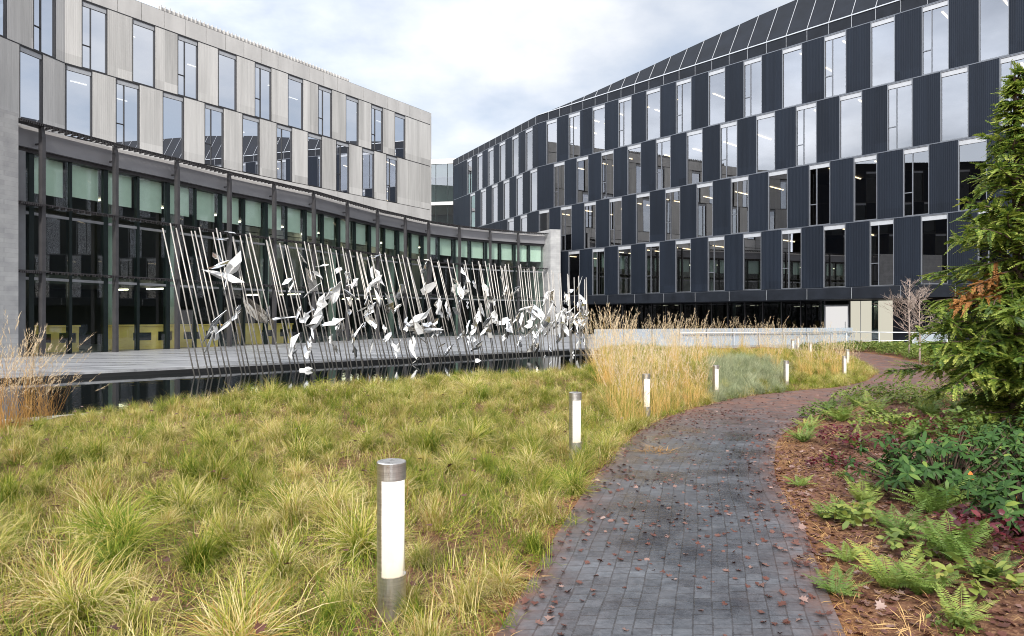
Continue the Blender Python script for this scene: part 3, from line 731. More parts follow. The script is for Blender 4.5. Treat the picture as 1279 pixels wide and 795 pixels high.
# ------------------------------------------------------------------ sculpture
def sculpture():
    root = thing('steel_sculpture', 'long steel sculpture of leaning rods with bird-like bright metal shards in the pool', 'sculpture', (-4.5,26,-.3))
    L0 = Vector(root.location); SLEN = 17.4; S0 = EDGE0+BDIR*4.5-BNRM*1.45
    top = lambda s: float(np.interp(s, [-2,0,6,9.7,13,15,17.4],[2.62,2.58,2.24,2.19,2.19,1.98,1.83]))+EYE
    lean = lambda s: float(np.interp(s, [0,2,4,6,8,10,12.5,14.5,16,17.4],[.85,1.0,1.05,1.0,1.3,1.25,.9,.5,.2,.02]))
    rods = []; s = 0.0
    while s < SLEN:
        k = rnd.choice((1,1,2,2)); ln = lean(s)*rnd.uniform(.85,1.2)
        for _ in range(k):
            if s > SLEN: break
            rods.append((s, ln*rnd.uniform(.97,1.03), rnd.uniform(-.35,.3)))
            s += rnd.uniform(.09,.19)
        s += rnd.uniform(.08,.27)*float(np.interp(s,[0,6,12,17],[.42,.32,.24,.16]))
    rr = []
    for s, ln, n in rods:
        b = S0+BDIR*s-BNRM*max(0,-n)*.6; t = S0+BDIR*(s-ln)+BNRM*n*.5; z = top(s-ln)+rnd.uniform(-.12,.08)
        rr.append(((b[0]-L0.x,b[1]-L0.y,-.45),(t[0]-L0.x,t[1]-L0.y,z-L0.z)))
    rnd.shuffle(rr)
    for a, b in rr[:100]:
        m = MB(); m.tube([a,b], .0195, 8); m.build('rod', M['rod'], root, True)
    if len(rr) > 100:
        m = MB()
        for a, b in rr[100:]: m.tube([a,b], .0195, 8)
        kind(m.build('rear_rods', M['rod'], root, True), 'stuff')
    print('rods', len(rr))
    # shards: thin bent plates of several outlines
    outl = {'wing':[(0,0),(.25,.10),(.6,.13),(.9,.08),(1.05,0),(.8,-.05),(.4,-.07)],
            'leaf':[(0,0),(.2,.12),(.5,.17),(.8,.10),(1,0),(.75,-.12),(.4,-.15),(.12,-.08)],
            'torn':[(0,-.05),(.1,.18),(.45,.12),(.55,.28),(.8,.22),(1,.02),(.7,-.06),(.5,-.2),(.25,-.1)],
            'plate':[(0,-.2),(.1,.2),(.55,.26),(1,.12),(.95,-.14),(.5,-.24)],
            'spike':[(0,0),(.35,.07),(1.1,.02),(1.2,-.02),(.4,-.08)]}
    def shard(c, size, ang, mat, ol, bend=.25, tw=0.):
        """c = world centre; the plate lies roughly in the plane of the rods, turned and bent"""
        pts = outl[ol]; cx = sum(p[0] for p in pts)/len(pts); cy = sum(p[1] for p in pts)/len(pts)
        yaw = rnd.uniform(-.7,.7)+tw; pit = rnd.uniform(-.6,.6)
        rot = Matrix.Rotation(math.atan2(BDIR[1],BDIR[0])+yaw,3,'Z') @ Matrix.Rotation(pit,3,'X')
        ca, sa = math.cos(ang), math.sin(ang); vs = []
        size *= .9; pp = [(0,0)]+[((x-cx)*size*rnd.uniform(.85,1.15),(y-cy)*size*rnd.uniform(.7,1.3)) for x,y in pts]; n_ = len(pp); crum = [rnd.gauss(0,.055)*size for _ in pp]
        for side in (0,.012):
            for x, y in pp:
                X, Zz = x*ca-y*sa, x*sa+y*ca
                v = rot @ Vector((X, side+bend*(x*x/size)-bend*.6*abs(y)+crum[len(vs)%n_], Zz)); vs.append((c[0]-L0.x+v.x, c[1]-L0.y+v.y, c[2]-L0.z+v.z))
        n = len(pp); fs = []
        for i in range(1,n):
            j = i+1 if i < n-1 else 1
            fs += [(0,i,j),(n,n+j,n+i),(i,n+i,n+j,j)]
        m = MB(); m.add(vs, fs); m.build('shard', mat, root)
    def at_px(px, py, fwd=.0):
        """point in the plane of the sculpture seen at that place of the photo"""
        dx, dy = (px-639.5)/FPX, 1.; p = S0-BNRM*fwd
        # ray (dx,1)*t on the line p + BDIR*s
        A_ = np.array([[dx,-BDIR[0]],[1,-BDIR[1]]]); t, s_ = np.linalg.solve(A_, p)
        return (dx*t, t, EYE-(py-397.5)/FPX*t)
    a_, b_, c_ = M['shard_a'], M['shard_b'], M['shard_c']
    big = [(277,345,1.25,2.85,c_,'wing'),(291,333,1.1,1.15,c_,'leaf'),(272,322,.5,2.4,a_,'torn'),(280,298,.45,.2,a_,'spike'),(281,360,.6,1.3,a_,'leaf'),
           (318,387,1.35,-.85,b_,'leaf'),(331,393,1.2,-1.0,b_,'wing'),(296,390,.7,.9,a_,'leaf'),(268,405,1.1,1.2,a_,'wing'),(262,430,.8,1.35,c_,'spike'),(286,402,1.0,.7,a_,'spike'),
           (352,398,.8,.15,a_,'spike'),(358,352,.5,.7,a_,'leaf'),(378,322,.6,1.6,b_,'leaf'),(388,350,.9,1.75,b_,'plate'),(398,344,.6,-.5,c_,'wing'),(399,385,1.0,1.25,c_,'torn'),(395,403,.7,.9,c_,'plate'),
           (380,398,.7,.3,c_,'torn'),(419,365,.95,1.5,c_,'leaf'),(416,403,.75,.35,c_,'torn'),(366,435,1.0,1.45,c_,'leaf'),(385,437,.9,1.4,a_,'leaf'),(381,462,.5,.2,c_,'torn'),
           (436,343,.45,-.5,c_,'leaf'),(468,352,.9,.9,c_,'wing'),(474,347,.8,2.2,c_,'leaf'),(458,366,.6,1.2,c_,'leaf'),(470,320,.5,.3,a_,'spike'),(486,380,.9,-1.1,b_,'plate'),(462,400,.9,-1.2,b_,'leaf'),(455,385,.6,.5,a_,'spike'),(497,437,.8,1.2,c_,'leaf'),
           (521,400,1.3,.75,c_,'leaf'),(516,436,1.0,1.4,c_,'leaf'),(535,413,1.3,.1,c_,'wing'),(508,405,.6,1.3,a_,'torn'),(535,360,.7,.7,c_,'plate'),(548,380,.9,1.1,c_,'wing'),(530,335,.6,1.8,a_,'leaf'),(560,392,.7,1.2,a_,'torn'),
           (575,365,.8,1.8,c_,'leaf'),(582,345,.8,1.6,c_,'torn'),(596,398,.7,1.3,c_,'leaf'),(607,362,.7,2.,c_,'torn'),(612,402,.7,.6,c_,'plate'),(617,378,.6,.9,c_,'wing'),(628,402,.7,.3,c_,'torn'),(632,361,.6,1.,c_,'wing'),(636,408,.7,1.3,a_,'plate'),
           (652,396,.9,.9,c_,'wing'),(661,405,.7,.8,c_,'torn'),(676,393,.9,1.3,c_,'leaf'),(670,420,1.0,1.2,c_,'wing'),(682,372,.7,1.3,c_,'leaf'),(690,404,.8,.5,c_,'torn'),(697,395,.6,1.3,c_,'leaf'),(708,372,.6,1.,c_,'torn'),(725,400,.6,1.2,c_,'leaf'),(722,430,.6,1.4,c_,'leaf'),(716,440,.4,.2,c_,'torn'),(679,447,.5,.3,c_,'torn'),(594,452,.5,.2,c_,'torn')]
    for i, (x, y, sz, an, mt, ol) in enumerate(big):
        shard(at_px(x,y,.0+.25*rnd.random()), sz, an, mt, ol, rnd.uniform(-.3,.35))
        if x > 440 or i % 3 == 0: shard(at_px(x+rnd.uniform(-9,9),y+rnd.uniform(-14,16),.25*rnd.random()), sz*rnd.uniform(.45,.8), an+rnd.uniform(-1.2,1.2), rnd.choice((a_,c_,b_,a_)), rnd.choice(('torn','spike','wing','plate')), rnd.uniform(-.3,.35))
    n = 0
    while n < 170:
        s = SLEN*(1-rnd.random()**1.9*.8); z = EYE+rnd.gauss(-.05,.75)
        if z < .2 or z > top(s)-.2: continue
        p = S0+BDIR*(s-.4)-BNRM*rnd.uniform(-.2,.35)
        shard((p[0],p[1],z), rnd.uniform(.3,.75), rnd.gauss(1.2,.6), rnd.choice((a_,a_,b_,c_)), rnd.choice(('wing','torn','torn','spike','plate','leaf')), rnd.uniform(-.3,.35)); n += 1
sculpture()

# ------------------------------------------------------------------ bollards
def bollards():
    def arc(m, r0, r1, a0, a1, z0, z1, n, mi=0):
        vs = []; fs = []
        for i in range(n+1):
            a = a0+(a1-a0)*i/n
            for r, z in ((r0,z0),(r1,z0),(r1,z1),(r0,z1)): vs.append((r*math.cos(a), r*math.sin(a), z))
        for i in range(n):
            for k in range(4): fs.append((i*4+k, i*4+(k+1)%4, i*4+4+(k+1)%4, i*4+4+k))
        fs += [(3,2,1,0), tuple(n*4+k for k in range(4))]; m.add(vs, fs, mi)
    RAD = .077
    post = MB(); post.tube([(0,0,-.15),(0,0,.235)], RAD, 32); pm = post.mesh('post', M['steel'])
    sh = MB(); arc(sh, RAD-.006, RAD, R(62), R(238), .2355, .742, 18); shm = sh.mesh('shield', M['steel'])
    le = MB(); le.tube([(0,0,.236),(0,0,.741)], RAD-.0075, 32); lm = le.mesh('lens', M['lens'], True)
    cp = MB(); cp.tube([(0,0,.7425),(0,0,.832),(0,0,.836)], [RAD+.001,RAD+.001,RAD-.004], 32); cm = cp.mesh('cap', M['steel'])
    spots = [(489,3.65,'largest steel bollard lamp, standing in the meadow tufts nearest the viewer'),
             (718.5,8.3,'second steel bollard lamp from the viewer, in short grass left of the path'),
             (807,12.6,'bollard lamp half hidden in tall golden grass at the path bend'),
             (894,16.7,'bollard lamp between the golden reeds and a low green patch'),
             (982,20.0,'bollard lamp at the path edge with its steel foot in view'),
             (1054.5,23.6,'bollard lamp at the right end of the golden grass, where the path turns'),
             (1058.5,27.7,'bollard lamp partly hidden just behind the lamp at the path turn'),
             (1012,31,'small far bollard lamp low in the grass, nearest the glass balustrade'),
             (990,33,'left one of two tall-looking far bollard lamps before the balustrade'),
             (996.5,36,'right one of two far bollard lamps close together before the balustrade')]
    for i, (px, Z, lb) in enumerate(spots):
        x = (px-639.5)/FPX*Z; z = {7:-.34,8:-.25,9:-.18}.get(i, float(zbase(Z)))
        t = thing('bollard_lamp', lb, 'bollard', (x,Z,z), R(rnd.uniform(-6,6)), 'steel bollard lamps along the path')
        link('post', pm, t); link('shield', shm, t); link('lens', lm, t); link('cap', cm, t)
bollards()

# ------------------------------------------------------------------ balustrade and rails by the dark building
def balustrade():
    a, b = np.array((4.2,35.0)), np.array((20.2,40.5)); L = np.linalg.norm(b-a); d_ = (b-a)/L; ang = math.atan2(d_[1],d_[0])
    t = thing('glass_balustrade', 'long frosted glass balustrade with pale handrail behind the golden grass', 'balustrade', (a[0],a[1],-.25), ang)
    n = 10; w = L/n
    for i in range(n):
        m = MB(); m.box(i*w+.02,(i+1)*w-.02,-.01,.01,.16,1.28); m.build('glass_panel', M['rail_glass'], t)
    for i in range(n+1):
        m = MB(); m.box(i*w-.022,i*w+.022,-.14,-.09,.0,1.0); m.build('post', M['rail'], t)
    m = MB(); m.tube([(5.,-.16,1.04),(L,-.16,1.04)], .03, 10); m.build('handrail', M['rail'], t, True)
    m = MB(); m.box(0,L,.012,.16,-.4,.30); m.build('base_wall', M['curb'], t)
    a, b = np.array((19.7,40.2)), np.array((24.6,38.6)); L = np.linalg.norm(b-a); d_ = (b-a)/L; ang = math.atan2(d_[1],d_[0])
    t = thing('ramp_railing', 'pale metal railing in front of the lit lobby, beside the bare saplings', 'railing', (a[0],a[1],-.25), ang)
    for i in range(4):
        m = MB(); m.box(i*L/3-.025,i*L/3+.025,-.025,.025,0,1.0); m.build('post', M['rail'], t)
    m = MB(); m.tube([(0,0,1.02),(L,0,1.02)], .032, 10); m.build('handrail', M['rail'], t, True)
    m = MB(); m.tube([(0,0,.55),(L,0,.55)], .018, 8); m.build('mid_rail', M['rail'], t, True)
    m = MB(); m.box(L*2/3+.03,L-.03,-.008,.008,.1,.95); m.build('glass_panel', M['rail_glass'], t)
balustrade()

# ------------------------------------------------------------------ plant meshes
def blades(n, rad, hmin, hmax, wid, spread, seed, curl=1.0, segs=4, base_r=.06, straight=0.):
    """a tuft: n arching blades -> (V,F,rnd)"""
    r = np.random.default_rng(seed); az = r.uniform(0,2*np.pi,n); L = r.uniform(hmin,hmax,n); rb = base_r*np.sqrt(r.uniform(0,1,n))
    baz = r.uniform(0,2*np.pi,n); th0 = np.abs(r.normal(0,spread*.45,n))*(1-straight); cur = curl*r.uniform(.5,1.5,n); w = wid*r.uniform(.6,1.3,n)
    t = np.linspace(0,1,segs+1); V = np.zeros((n,segs+1,2,3)); p = np.zeros((n,3)); p[:,0] = rb*np.cos(baz); p[:,1] = rb*np.sin(baz)
    side = np.stack([-np.sin(az),np.cos(az),np.zeros(n)],1); tw = r.uniform(-.6,.6,n)
    for k in range(segs+1):
        th = th0+cur*t[k]**1.4; dirv = np.stack([np.sin(th)*np.cos(az+tw*t[k]),np.sin(th)*np.sin(az+tw*t[k]),np.cos(th)],1)
        ww = (w*(1-t[k]**2*.9))[:,None]
        V[:,k,0] = p-side*ww; V[:,k,1] = p+side*ww; p = p+dirv*(L/segs)[:,None]
    idx = np.arange(n*(segs+1)*2).reshape(n,segs+1,2)
    F = np.stack([idx[:,:-1,0],idx[:,:-1,1],idx[:,1:,1],idx[:,1:,0]],-1).reshape(-1,4)
    rv = np.repeat(r.uniform(0,1,n),(segs+1)*2).reshape(n,segs+1,2)+ (t[None,:,None]-.5)*.35
    V[...,2] = np.maximum(V[...,2], .004)
    return V.reshape(-1,3), F, np.clip(rv,0,1).reshape(-1)
def leaf_quads(C, D, Nn, L, W, rv):
    """folded pointed leaves (two quads each); C base, D direction, Nn normal"""
    S = np.cross(D, Nn); S /= np.linalg.norm(S,axis=1,keepdims=True)+1e-9
    L = np.asarray(L)[:,None]; W = np.asarray(W)[:,None]
    a = C; m1 = C+D*L*.5+S*W+Nn*W*.25; m2 = C+D*L*.5-S*W+Nn*W*.25; mid = C+D*L*.55-Nn*W*.1; tip = C+D*L-Nn*L*.12
    V = np.stack([a,m1,mid,m2,tip],1); n = len(C); i = np.arange(n)[:,None]*5
    F = np.concatenate([i+np.array([0,1,4,2]), i+np.array([0,2,4,3])],0)
    return V.reshape(-1,3), F, np.repeat(rv,5)
def leaf_oval(C, D, Nn, L, W, rv):
    """broad leaves with rounded sides, slightly cupped and drooping at the tip (four triangles each)"""
    S = np.cross(D, Nn); S /= np.linalg.norm(S,axis=1,keepdims=True)+1e-9
    L = np.asarray(L)[:,None]; W = np.asarray(W)[:,None]
    P = [C, C+D*L*.28+S*W*.85+Nn*W*.3, C+D*L*.28-S*W*.85+Nn*W*.3, C+D*L*.68+S*W-Nn*L*.03+Nn*W*.2, C+D*L*.68-S*W-Nn*L*.03+Nn*W*.2, C+D*L-Nn*L*.16]
    V = np.stack(P,1); i = np.arange(len(C))[:,None]*6
    F = np.concatenate([i+np.array(f) for f in ([0,1,2],[2,1,3],[2,3,4],[4,3,5])],0)
    return V.reshape(-1,3), F, np.repeat(rv,6)
def cat(parts):
    V, F, A = [], [], []; o = 0
    for v, f, a in parts: V.append(v); F.append(f+o); A.append(a); o += len(v)
    return np.vstack(V), np.vstack(F), np.concatenate(A)
def unit(v): return v/(np.linalg.norm(v,axis=1,keepdims=True)+1e-9)

# ---- scatter by geometry nodes (for the stuff nobody could count)
def scatter(name, P, scl, rot, idx, sources):
    """P (n,3) points; rot (n,3) euler; scl (n,); idx into sources (list of meshes)"""
    coll = bpy.data.collections.new(name+'_sources')
    for i, me in enumerate(sources):
        o = bpy.data.objects.new(f'{name}_source_{i:02d}', me); coll.objects.link(o)
    me = bpy.data.meshes.new(name); me.vertices.add(len(P)); me.vertices.foreach_set('co', np.ascontiguousarray(P,dtype=np.float32).ravel())
    a = me.attributes.new('scl','FLOAT','POINT'); a.data.foreach_set('value', np.asarray(scl,dtype=np.float32))
    a = me.attributes.new('rot','FLOAT_VECTOR','POINT'); a.data.foreach_set('vector', np.ascontiguousarray(rot,dtype=np.float32).ravel())
    a = me.attributes.new('idx','INT','POINT'); a.data.foreach_set('value', np.asarray(idx,dtype=np.int32))
    o = link(name, me); kind(o,'stuff')
    ng = bpy.data.node_groups.new(name+'_scatter','GeometryNodeTree')
    ng.interface.new_socket('Geometry', in_out='INPUT', socket_type='NodeSocketGeometry'); ng.interface.new_socket('Geometry', in_out='OUTPUT', socket_type='NodeSocketGeometry')
    gi = ng.nodes.new('NodeGroupInput'); go = ng.nodes.new('NodeGroupOutput'); ip = ng.nodes.new('GeometryNodeInstanceOnPoints')
    ci = ng.nodes.new('GeometryNodeCollectionInfo'); ci.inputs['Collection'].default_value = coll; ci.inputs['Separate Children'].default_value = True; ci.inputs['Reset Children'].default_value = True
    def attr(n_, t_):
        q = ng.nodes.new('GeometryNodeInputNamedAttribute'); q.data_type = t_; q.inputs['Name'].default_value = n_; return q.outputs['Attribute']
    ng.links.new(gi.outputs[0], ip.inputs['Points']); ng.links.new(ci.outputs[0], ip.inputs['Instance']); ip.inputs['Pick Instance'].default_value = True
    ng.links.new(attr('idx','INT'), ip.inputs['Instance Index']); ng.links.new(attr('scl','FLOAT'), ip.inputs['Scale'])
    er = ng.nodes.new('FunctionNodeEulerToRotation'); ng.links.new(attr('rot','FLOAT_VECTOR'), er.inputs[0]); ng.links.new(er.outputs[0], ip.inputs['Rotation'])
    ng.links.new(ip.outputs[0], go.inputs[0]); md = o.modifiers.new('scatter','NODES'); md.node_group = ng
    return o

def poisson(n, x0, x1, y0, y1, ok, mind, seed):
    """random points kept at least mind apart"""
    r = np.random.default_rng(seed); C = np.column_stack([r.uniform(x0,x1,n), r.uniform(y0,y1,n)]); C = C[ok(C)]
    cell = {}; out = []
    for p in C:
        k = (int(p[0]//mind), int(p[1]//mind)); bad = False
        for i in (-1,0,1):
            for j in (-1,0,1):
                for q in cell.get((k[0]+i,k[1]+j),()):
                    if (q[0]-p[0])**2+(q[1]-p[1])**2 < mind*mind: bad = True
        if not bad: cell.setdefault(k,[]).append(p); out.append(p)
    return np.array(out)

def in_view(P, margin=.12): return (np.abs(P[:,0]) < (P[:,1]+.6)*(.75+margin)+.6)
def meadow_ok(P):
    dl = dist_poly(P,SL); dr = dist_poly(P,SR); ip = inside(P,PATH_POLY)
    bank = np.where(inside(P,POOL), 0., -dist_poly(P,POOL_SHORE))
    return (~ip) & (dl < dr) & (dl > .05) & (bank < -.35) & (P[:,1] < 34) & (P[:,1] > 1.2) & in_view(P) & ~inside(P,POOL) & ~inside(P,DECK) & (dl+0*dr < 60)

tuft_src = []
for s in range(6):
    V, F, A = blades(480, .3, .14, .46, .0022, 1.35, 100+s, 2.1, 4, .065); tuft_src.append(np_mesh(f'meadow_tuft_{s}', V, F, M['meadow'], False, {'rnd':A}))
for s in range(4):
    V, F, A = blades(130, .3, .08, .27, .0021, 2.2, 200+s, 1.3, 3, .20); tuft_src.append(np_mesh(f'meadow_filler_{s}', V, F, M['meadow'], False, {'rnd':A}))
for s in range(2):
    V, F, A = blades(240, .3, .20, .55, .0032, 1.4, 260+s, 1.6, 4, .14); tuft_src.append(np_mesh(f'meadow_sedge_{s}', V, F, M['sedge'], False, {'rnd':A}))
def no_bollard(P):
    k = np.ones(len(P), bool)
    for px, Z, q, e in ((489,3.65,.15,-.2),(718.5,8.3,.13,-.13)):
        x = (px-639.5)/FPX*Z; d = P-np.array((x,Z)); k &= ~((np.abs(d[:,0]+.03*d[:,1]) < q) & (d[:,1] < .10) & (d[:,1] > e))
    return k
big = poisson(12000, -22, 16, 1.3, 33, lambda P: meadow_ok(P) & no_bollard(P), .26, 5)
fil = poisson(40000, -22, 16, 1.3, 33, lambda P: meadow_ok(P) & no_bollard(P), .155, 6)
r_ = np.random.default_rng(3); nb, nf = len(big), len(fil)
P2 = np.vstack([big,fil]); sc_ = np.concatenate([r_.uniform(.45,1.05,nb)*np.where(r_.uniform(0,1,nb)<.12,1.25,1), r_.uniform(.7,1.2,nf)])
sc_[:nb] *= np.clip(1.0-.3*wob(big,.8), .65, 1.25)
bk_ = dist_poly(P2,POOL_SHORE); along = (P2-BANK0)@KDIR
sc_ *= np.clip(np.interp(along,[0,1.6,3.5,6,11,13],[.42,.55,.85,.85,.8,1.])+.2*bk_, .4, 1.0)
idx_ = np.concatenate([r_.integers(0,6,nb), r_.integers(6,10,nf)])
pxx = 639.5+FPX*P2[:,0]/P2[:,1]; gg = (pxx > 888) & (pxx < 978) & (P2[:,1] > 15.8) & (P2[:,1] < 24) & (r_.uniform(0,1,len(P2)) < .62)
idx_[gg] = r_.integers(10,12,gg.sum()); print('tufts', nb, nf)
scatter('meadow_grass', np.column_stack([P2, gz(P2)-.01]), sc_, np.column_stack([r_.normal(0,.26,nb+nf), r_.normal(0,.26,nb+nf), r_.uniform(0,6.28,nb+nf)]),
        idx_, tuft_src)

# ---- tall feather reed grass clumps (things)
def reed_mesh(name, seed, n_st, hmin, hmax, mats, spread=.35, plume=True, nbase=110):
    r = np.random.default_rng(seed)
    parts = [blades(nbase, .3, .35, .95, .0034, .75, seed+1, 1.25, 4, .16), blades(n_st, .3, hmin, hmax, .0024, spread, seed, .35, 5, .17)]
    V, F, A = cat(parts); np0 = len(F)
    mi = np.zeros(len(F), dtype=np.int32)
    if plume:
        st = parts[1][0].reshape(n_st,6,2,3); tip = st[:,5].mean(1); pre = st[:,4].mean(1); d_ = unit(tip-pre); C = []; D = []; Nn = []
        for k in range(16):
            f = r.uniform(-.30,.06,n_st)[:,None]; c = tip+d_*f*.9; C.append(c); D.append(unit(d_+r.normal(0,.22,(n_st,3)))); Nn.append(unit(r.normal(0,1,(n_st,3))))
        C = np.vstack(C); D = np.vstack(D); Nn = np.vstack(Nn); v, f, a = leaf_quads(C, D, Nn, r.uniform(.05,.10,len(C)), r.uniform(.0022,.004,len(C)), r.uniform(0,1,len(C)))
        V, F, A = cat([(V,F,A),(v,f,a)]); mi = np.concatenate([mi, np.ones(len(f),dtype=np.int32)])
    me = np_mesh(name, V, F, mats, False, {'rnd':A}); me.polygons.foreach_set('material_index', mi); return me
reeds = [reed_mesh(f'reed_grass_{s}', 300+s*7, 40, .75, 2.0, [M['reed'],M['plume']]) for s in range(5)]
brown_reed = [reed_mesh(f'reed_grass_brown_{s}', 400+s*7, 42, .8, 1.75, [M['reed_brown'],M['plume']], .8, True, 35) for s in range(2)]
def place_reed(me, x, y, s, label, group):
    o = link('reed_grass', me, None, (x,y,g1(x,y)-.03), rnd.uniform(0,6.28)); o.scale = (s*rnd.uniform(.9,1.15),s*rnd.uniform(.9,1.15),s); tag(o, label, 'ornamental grass', group)
RG1 = 'tall golden reed grass in the swathe left of the path bend'; RG2 = 'tall golden reed grass near the glass balustrade'
spots = []
r_ = np.random.default_rng(21)
# front swathe px 750-880, then further ones px 930-1065
def pxz(px, Z): return ((px-639.5)/FPX*Z, Z)
for px, Z in [(742,17.5),(749,19),(757,16.8),(752,15.2),(770,12.8),(783,11.6),(797,12.0),(812,12.9),(828,13.6),(845,14.2),(862,15.0),(876,15.6),(775,14.4),(793,14.6),(815,15.3),(836,16.4),(858,17.2),(758,15.6),(780,17),(803,17.6),(826,18.4),(850,19.2),(880,18.6),(757,18.6),(779,20),(812,21),(845,22),(870,22.5),(900,23),(790,23.5),(835,25),(880,26),(750,21)]:
    x, y = pxz(px+r_.uniform(-4,4), Z); 
    if meadow_ok(np.array([(x,y)]))[0]: place_reed(reeds[r_.integers(5)], x, y, r_.uniform(.66,1.1), 'one of the tall golden reed grass clumps massed left of the path bend', RG1)
for px, Z in [(950,23.5),(968,22.5),(1000,22.5),(1012,22.3),(1026,22.8),(1040,23.5),(935,26),(960,26),(985,25.5),(1010,26),(1036,26.5),(1052,26.2),(930,30),(955,30),(975,29.5),(1030,30),(1046,30),(905,29),(925,33),(950,34),(1036,34),(870,31),(845,30),(820,30),(1064,25.0),(890,34)]:
    x, y = pxz(px+r_.uniform(-4,4), Z)
    if meadow_ok(np.array([(x,y)]))[0] or Z > 30: place_reed(reeds[r_.integers(5)], x, y, r_.uniform(.70,.92), 'one of the golden reed grass clumps in front of the glass balustrade', RG2)
for px, Z in [(8,9.8),(22,10.2),(40,10.6),(-12,10.0),(60,11.2),(-30,9.6)]:
    x, y = pxz(px, Z); place_reed(brown_reed[r_.integers(2)], x, y, r_.uniform(.85,1.1) if px < 45 else .72, 'one of the orange-brown reed clumps by the pool at the left edge of the photo', 'orange-brown reeds by the pool kerb')

# ---- ferns
def fern_mesh(name, seed, nfr=13, L=.55):
    r = np.random.default_rng(seed); parts = []
    for q in range(nfr):
        az = 2*np.pi*q/nfr+r.uniform(-.25,.25); len_ = L*r.uniform(.65,1.1); th0 = r.uniform(.35,.85); cur = r.uniform(.5,1.1); n = 26
        t = np.linspace(0,1,n); th = th0+cur*t; h = np.array((math.cos(az),math.sin(az),0)); d_ = np.sin(th)[:,None]*h+np.cos(th)[:,None]*np.array((0,0,1.))
        p = np.cumsum(d_*len_/n,axis=0); s = np.array((-math.sin(az),math.cos(az),0.)); up = unit(np.cross(np.tile(s,(n,1)), d_))*-1.
        env = np.sin(np.pi*np.clip(t*.92+.08,0,1)**.75)*.115*len_/.55
        rv = r.uniform(.1,.75)
        for sg in (-1,1):
            D = unit(s*sg+d_*.35+r.normal(0,.06,(n,3))-up*0.12); parts.append(leaf_quads(p, D, np.where(up[:,2:]<0,-up,up), env+.01, np.full(n,.0085), np.clip(rv+r.normal(0,.08,n)+t*.15,0,1)))
        side = np.tile(s*.0025,(n,1)); V = np.stack([p-side,p+side],1).reshape(-1,3); i = np.arange(n-1)*2
        parts.append((V, np.stack([i,i+1,i+3,i+2],1), np.full(2*n, rv)))
    V, F, A = cat(parts); return np_mesh(name, V, F, M['fern'], False, {'rnd':A})
ferns = [fern_mesh(f'fern_{s}', 500+s, 12+s, .55+.04*s) for s in range(4)]
FS = [(1108,722,1.0,'large bright green fern nearest the viewer, at the lower middle of the bark bed'),
      (1190,688,1.05,'spreading fern right of the lower bright fern, under the glossy shrub'),
      (1060,640,.85,'mid green fern close to the path, left of the glossy shrub'),
      (1165,630,1.05,'fern with tall upright fronds just in front of the glossy shrub'),
      (1060,690,.6,'small dark fern between the path-side fern and the lower bright fern'),
      (1003,540,.95,'dark fern spilling toward the path edge below the brown-tipped fern'),
      (1050,515,1.3,'brown-tipped tall fern at the tip of the bed where the path bends'),
      (1070,548,.8,'light fern standing by dark red leaves left of the upper bed'),
      (1000,596,.6,'smallest fern by the paving, alone on orange needles'),
      (1118,518,1.0,'fern in the low green growth at the top of the bed'),
      (1150,524,.9,'fern beneath the left hanging branches of the conifer'),
      (1220,520,1.0,'fern in the shade beside the conifer trunk'),
      (1090,600,.5,'tiny yellowish fern left of the glossy shrub'),
      (1200,770,.6,'small fern at the bottom edge below the spreading fern'),
      (1255,560,.8,'fern right of the conifer trunk at the photo edge'),
      (1040,570,.5,'little fern by the red plants in the middle of the bed')]
def ground_at(px, py):
    """point of the terrain seen at that place of the photo"""
    Z = 1284/(py-397.5-22.2)
    for _ in range(12):
        x = (px-639.5)/FPX*Z; Z = .5*Z+.5*FPX*(EYE-g1(x,Z))/(py-397.5)
    return (px-639.5)/FPX*Z, Z
for i, (px, py, s, lb) in enumerate(FS):
    x, y = ground_at(px, py+12)
    o = link('fern', ferns[i%4], None, (x,y,g1(x,y)-.01), rnd.uniform(0,6.28)); s *= .66; o.scale = (s,s,s*rnd.uniform(.9,1.15)); tag(o, lb, 'fern', 'ferns in the bark bed')

for i, (px, py, s) in enumerate([(1035,505,.75),(1092,512,.8),(1140,540,.7),(1185,535,.75),(1235,545,.7),(1070,500,.7),(1120,545,.6),(1010,530,.6),(1205,512,.7),(1160,512,.7)]):
    x, y = ground_at(px, py+8); o = link('fern', ferns[(i+2)%4], None, (x,y,g1(x,y)-.01), rnd.uniform(0,6.28)); o.scale = (s,s,s)
    tag(o, 'one of the small ferns mixed into the low growth at the top of the bed', 'fern', 'small ferns in the upper bed')
for px, py, s, lb in [(1150,735,.42,'little fern between the large bright fern and the lower edge, right of it'),(1232,715,.5,'fern on bark at the lower right below the edge shrub'),(1078,620,.5,'narrow fern behind the path-side fern'),(1030,640,.38,'smallest frond tuft between path-side fern and paving'),(1125,665,.5,'fern with pale fronds above the large bright fern'),(1045,735,.36,'tiny fern on orange needles at the lower path edge')]:
    x, y = ground_at(px, py+8); o = link('fern', ferns[rnd.randrange(4)], None, (x,y,g1(x,y)-.01), rnd.uniform(0,6.28)); o.scale = (s,s,s); tag(o, lb, 'fern', 'ferns in the bark bed')

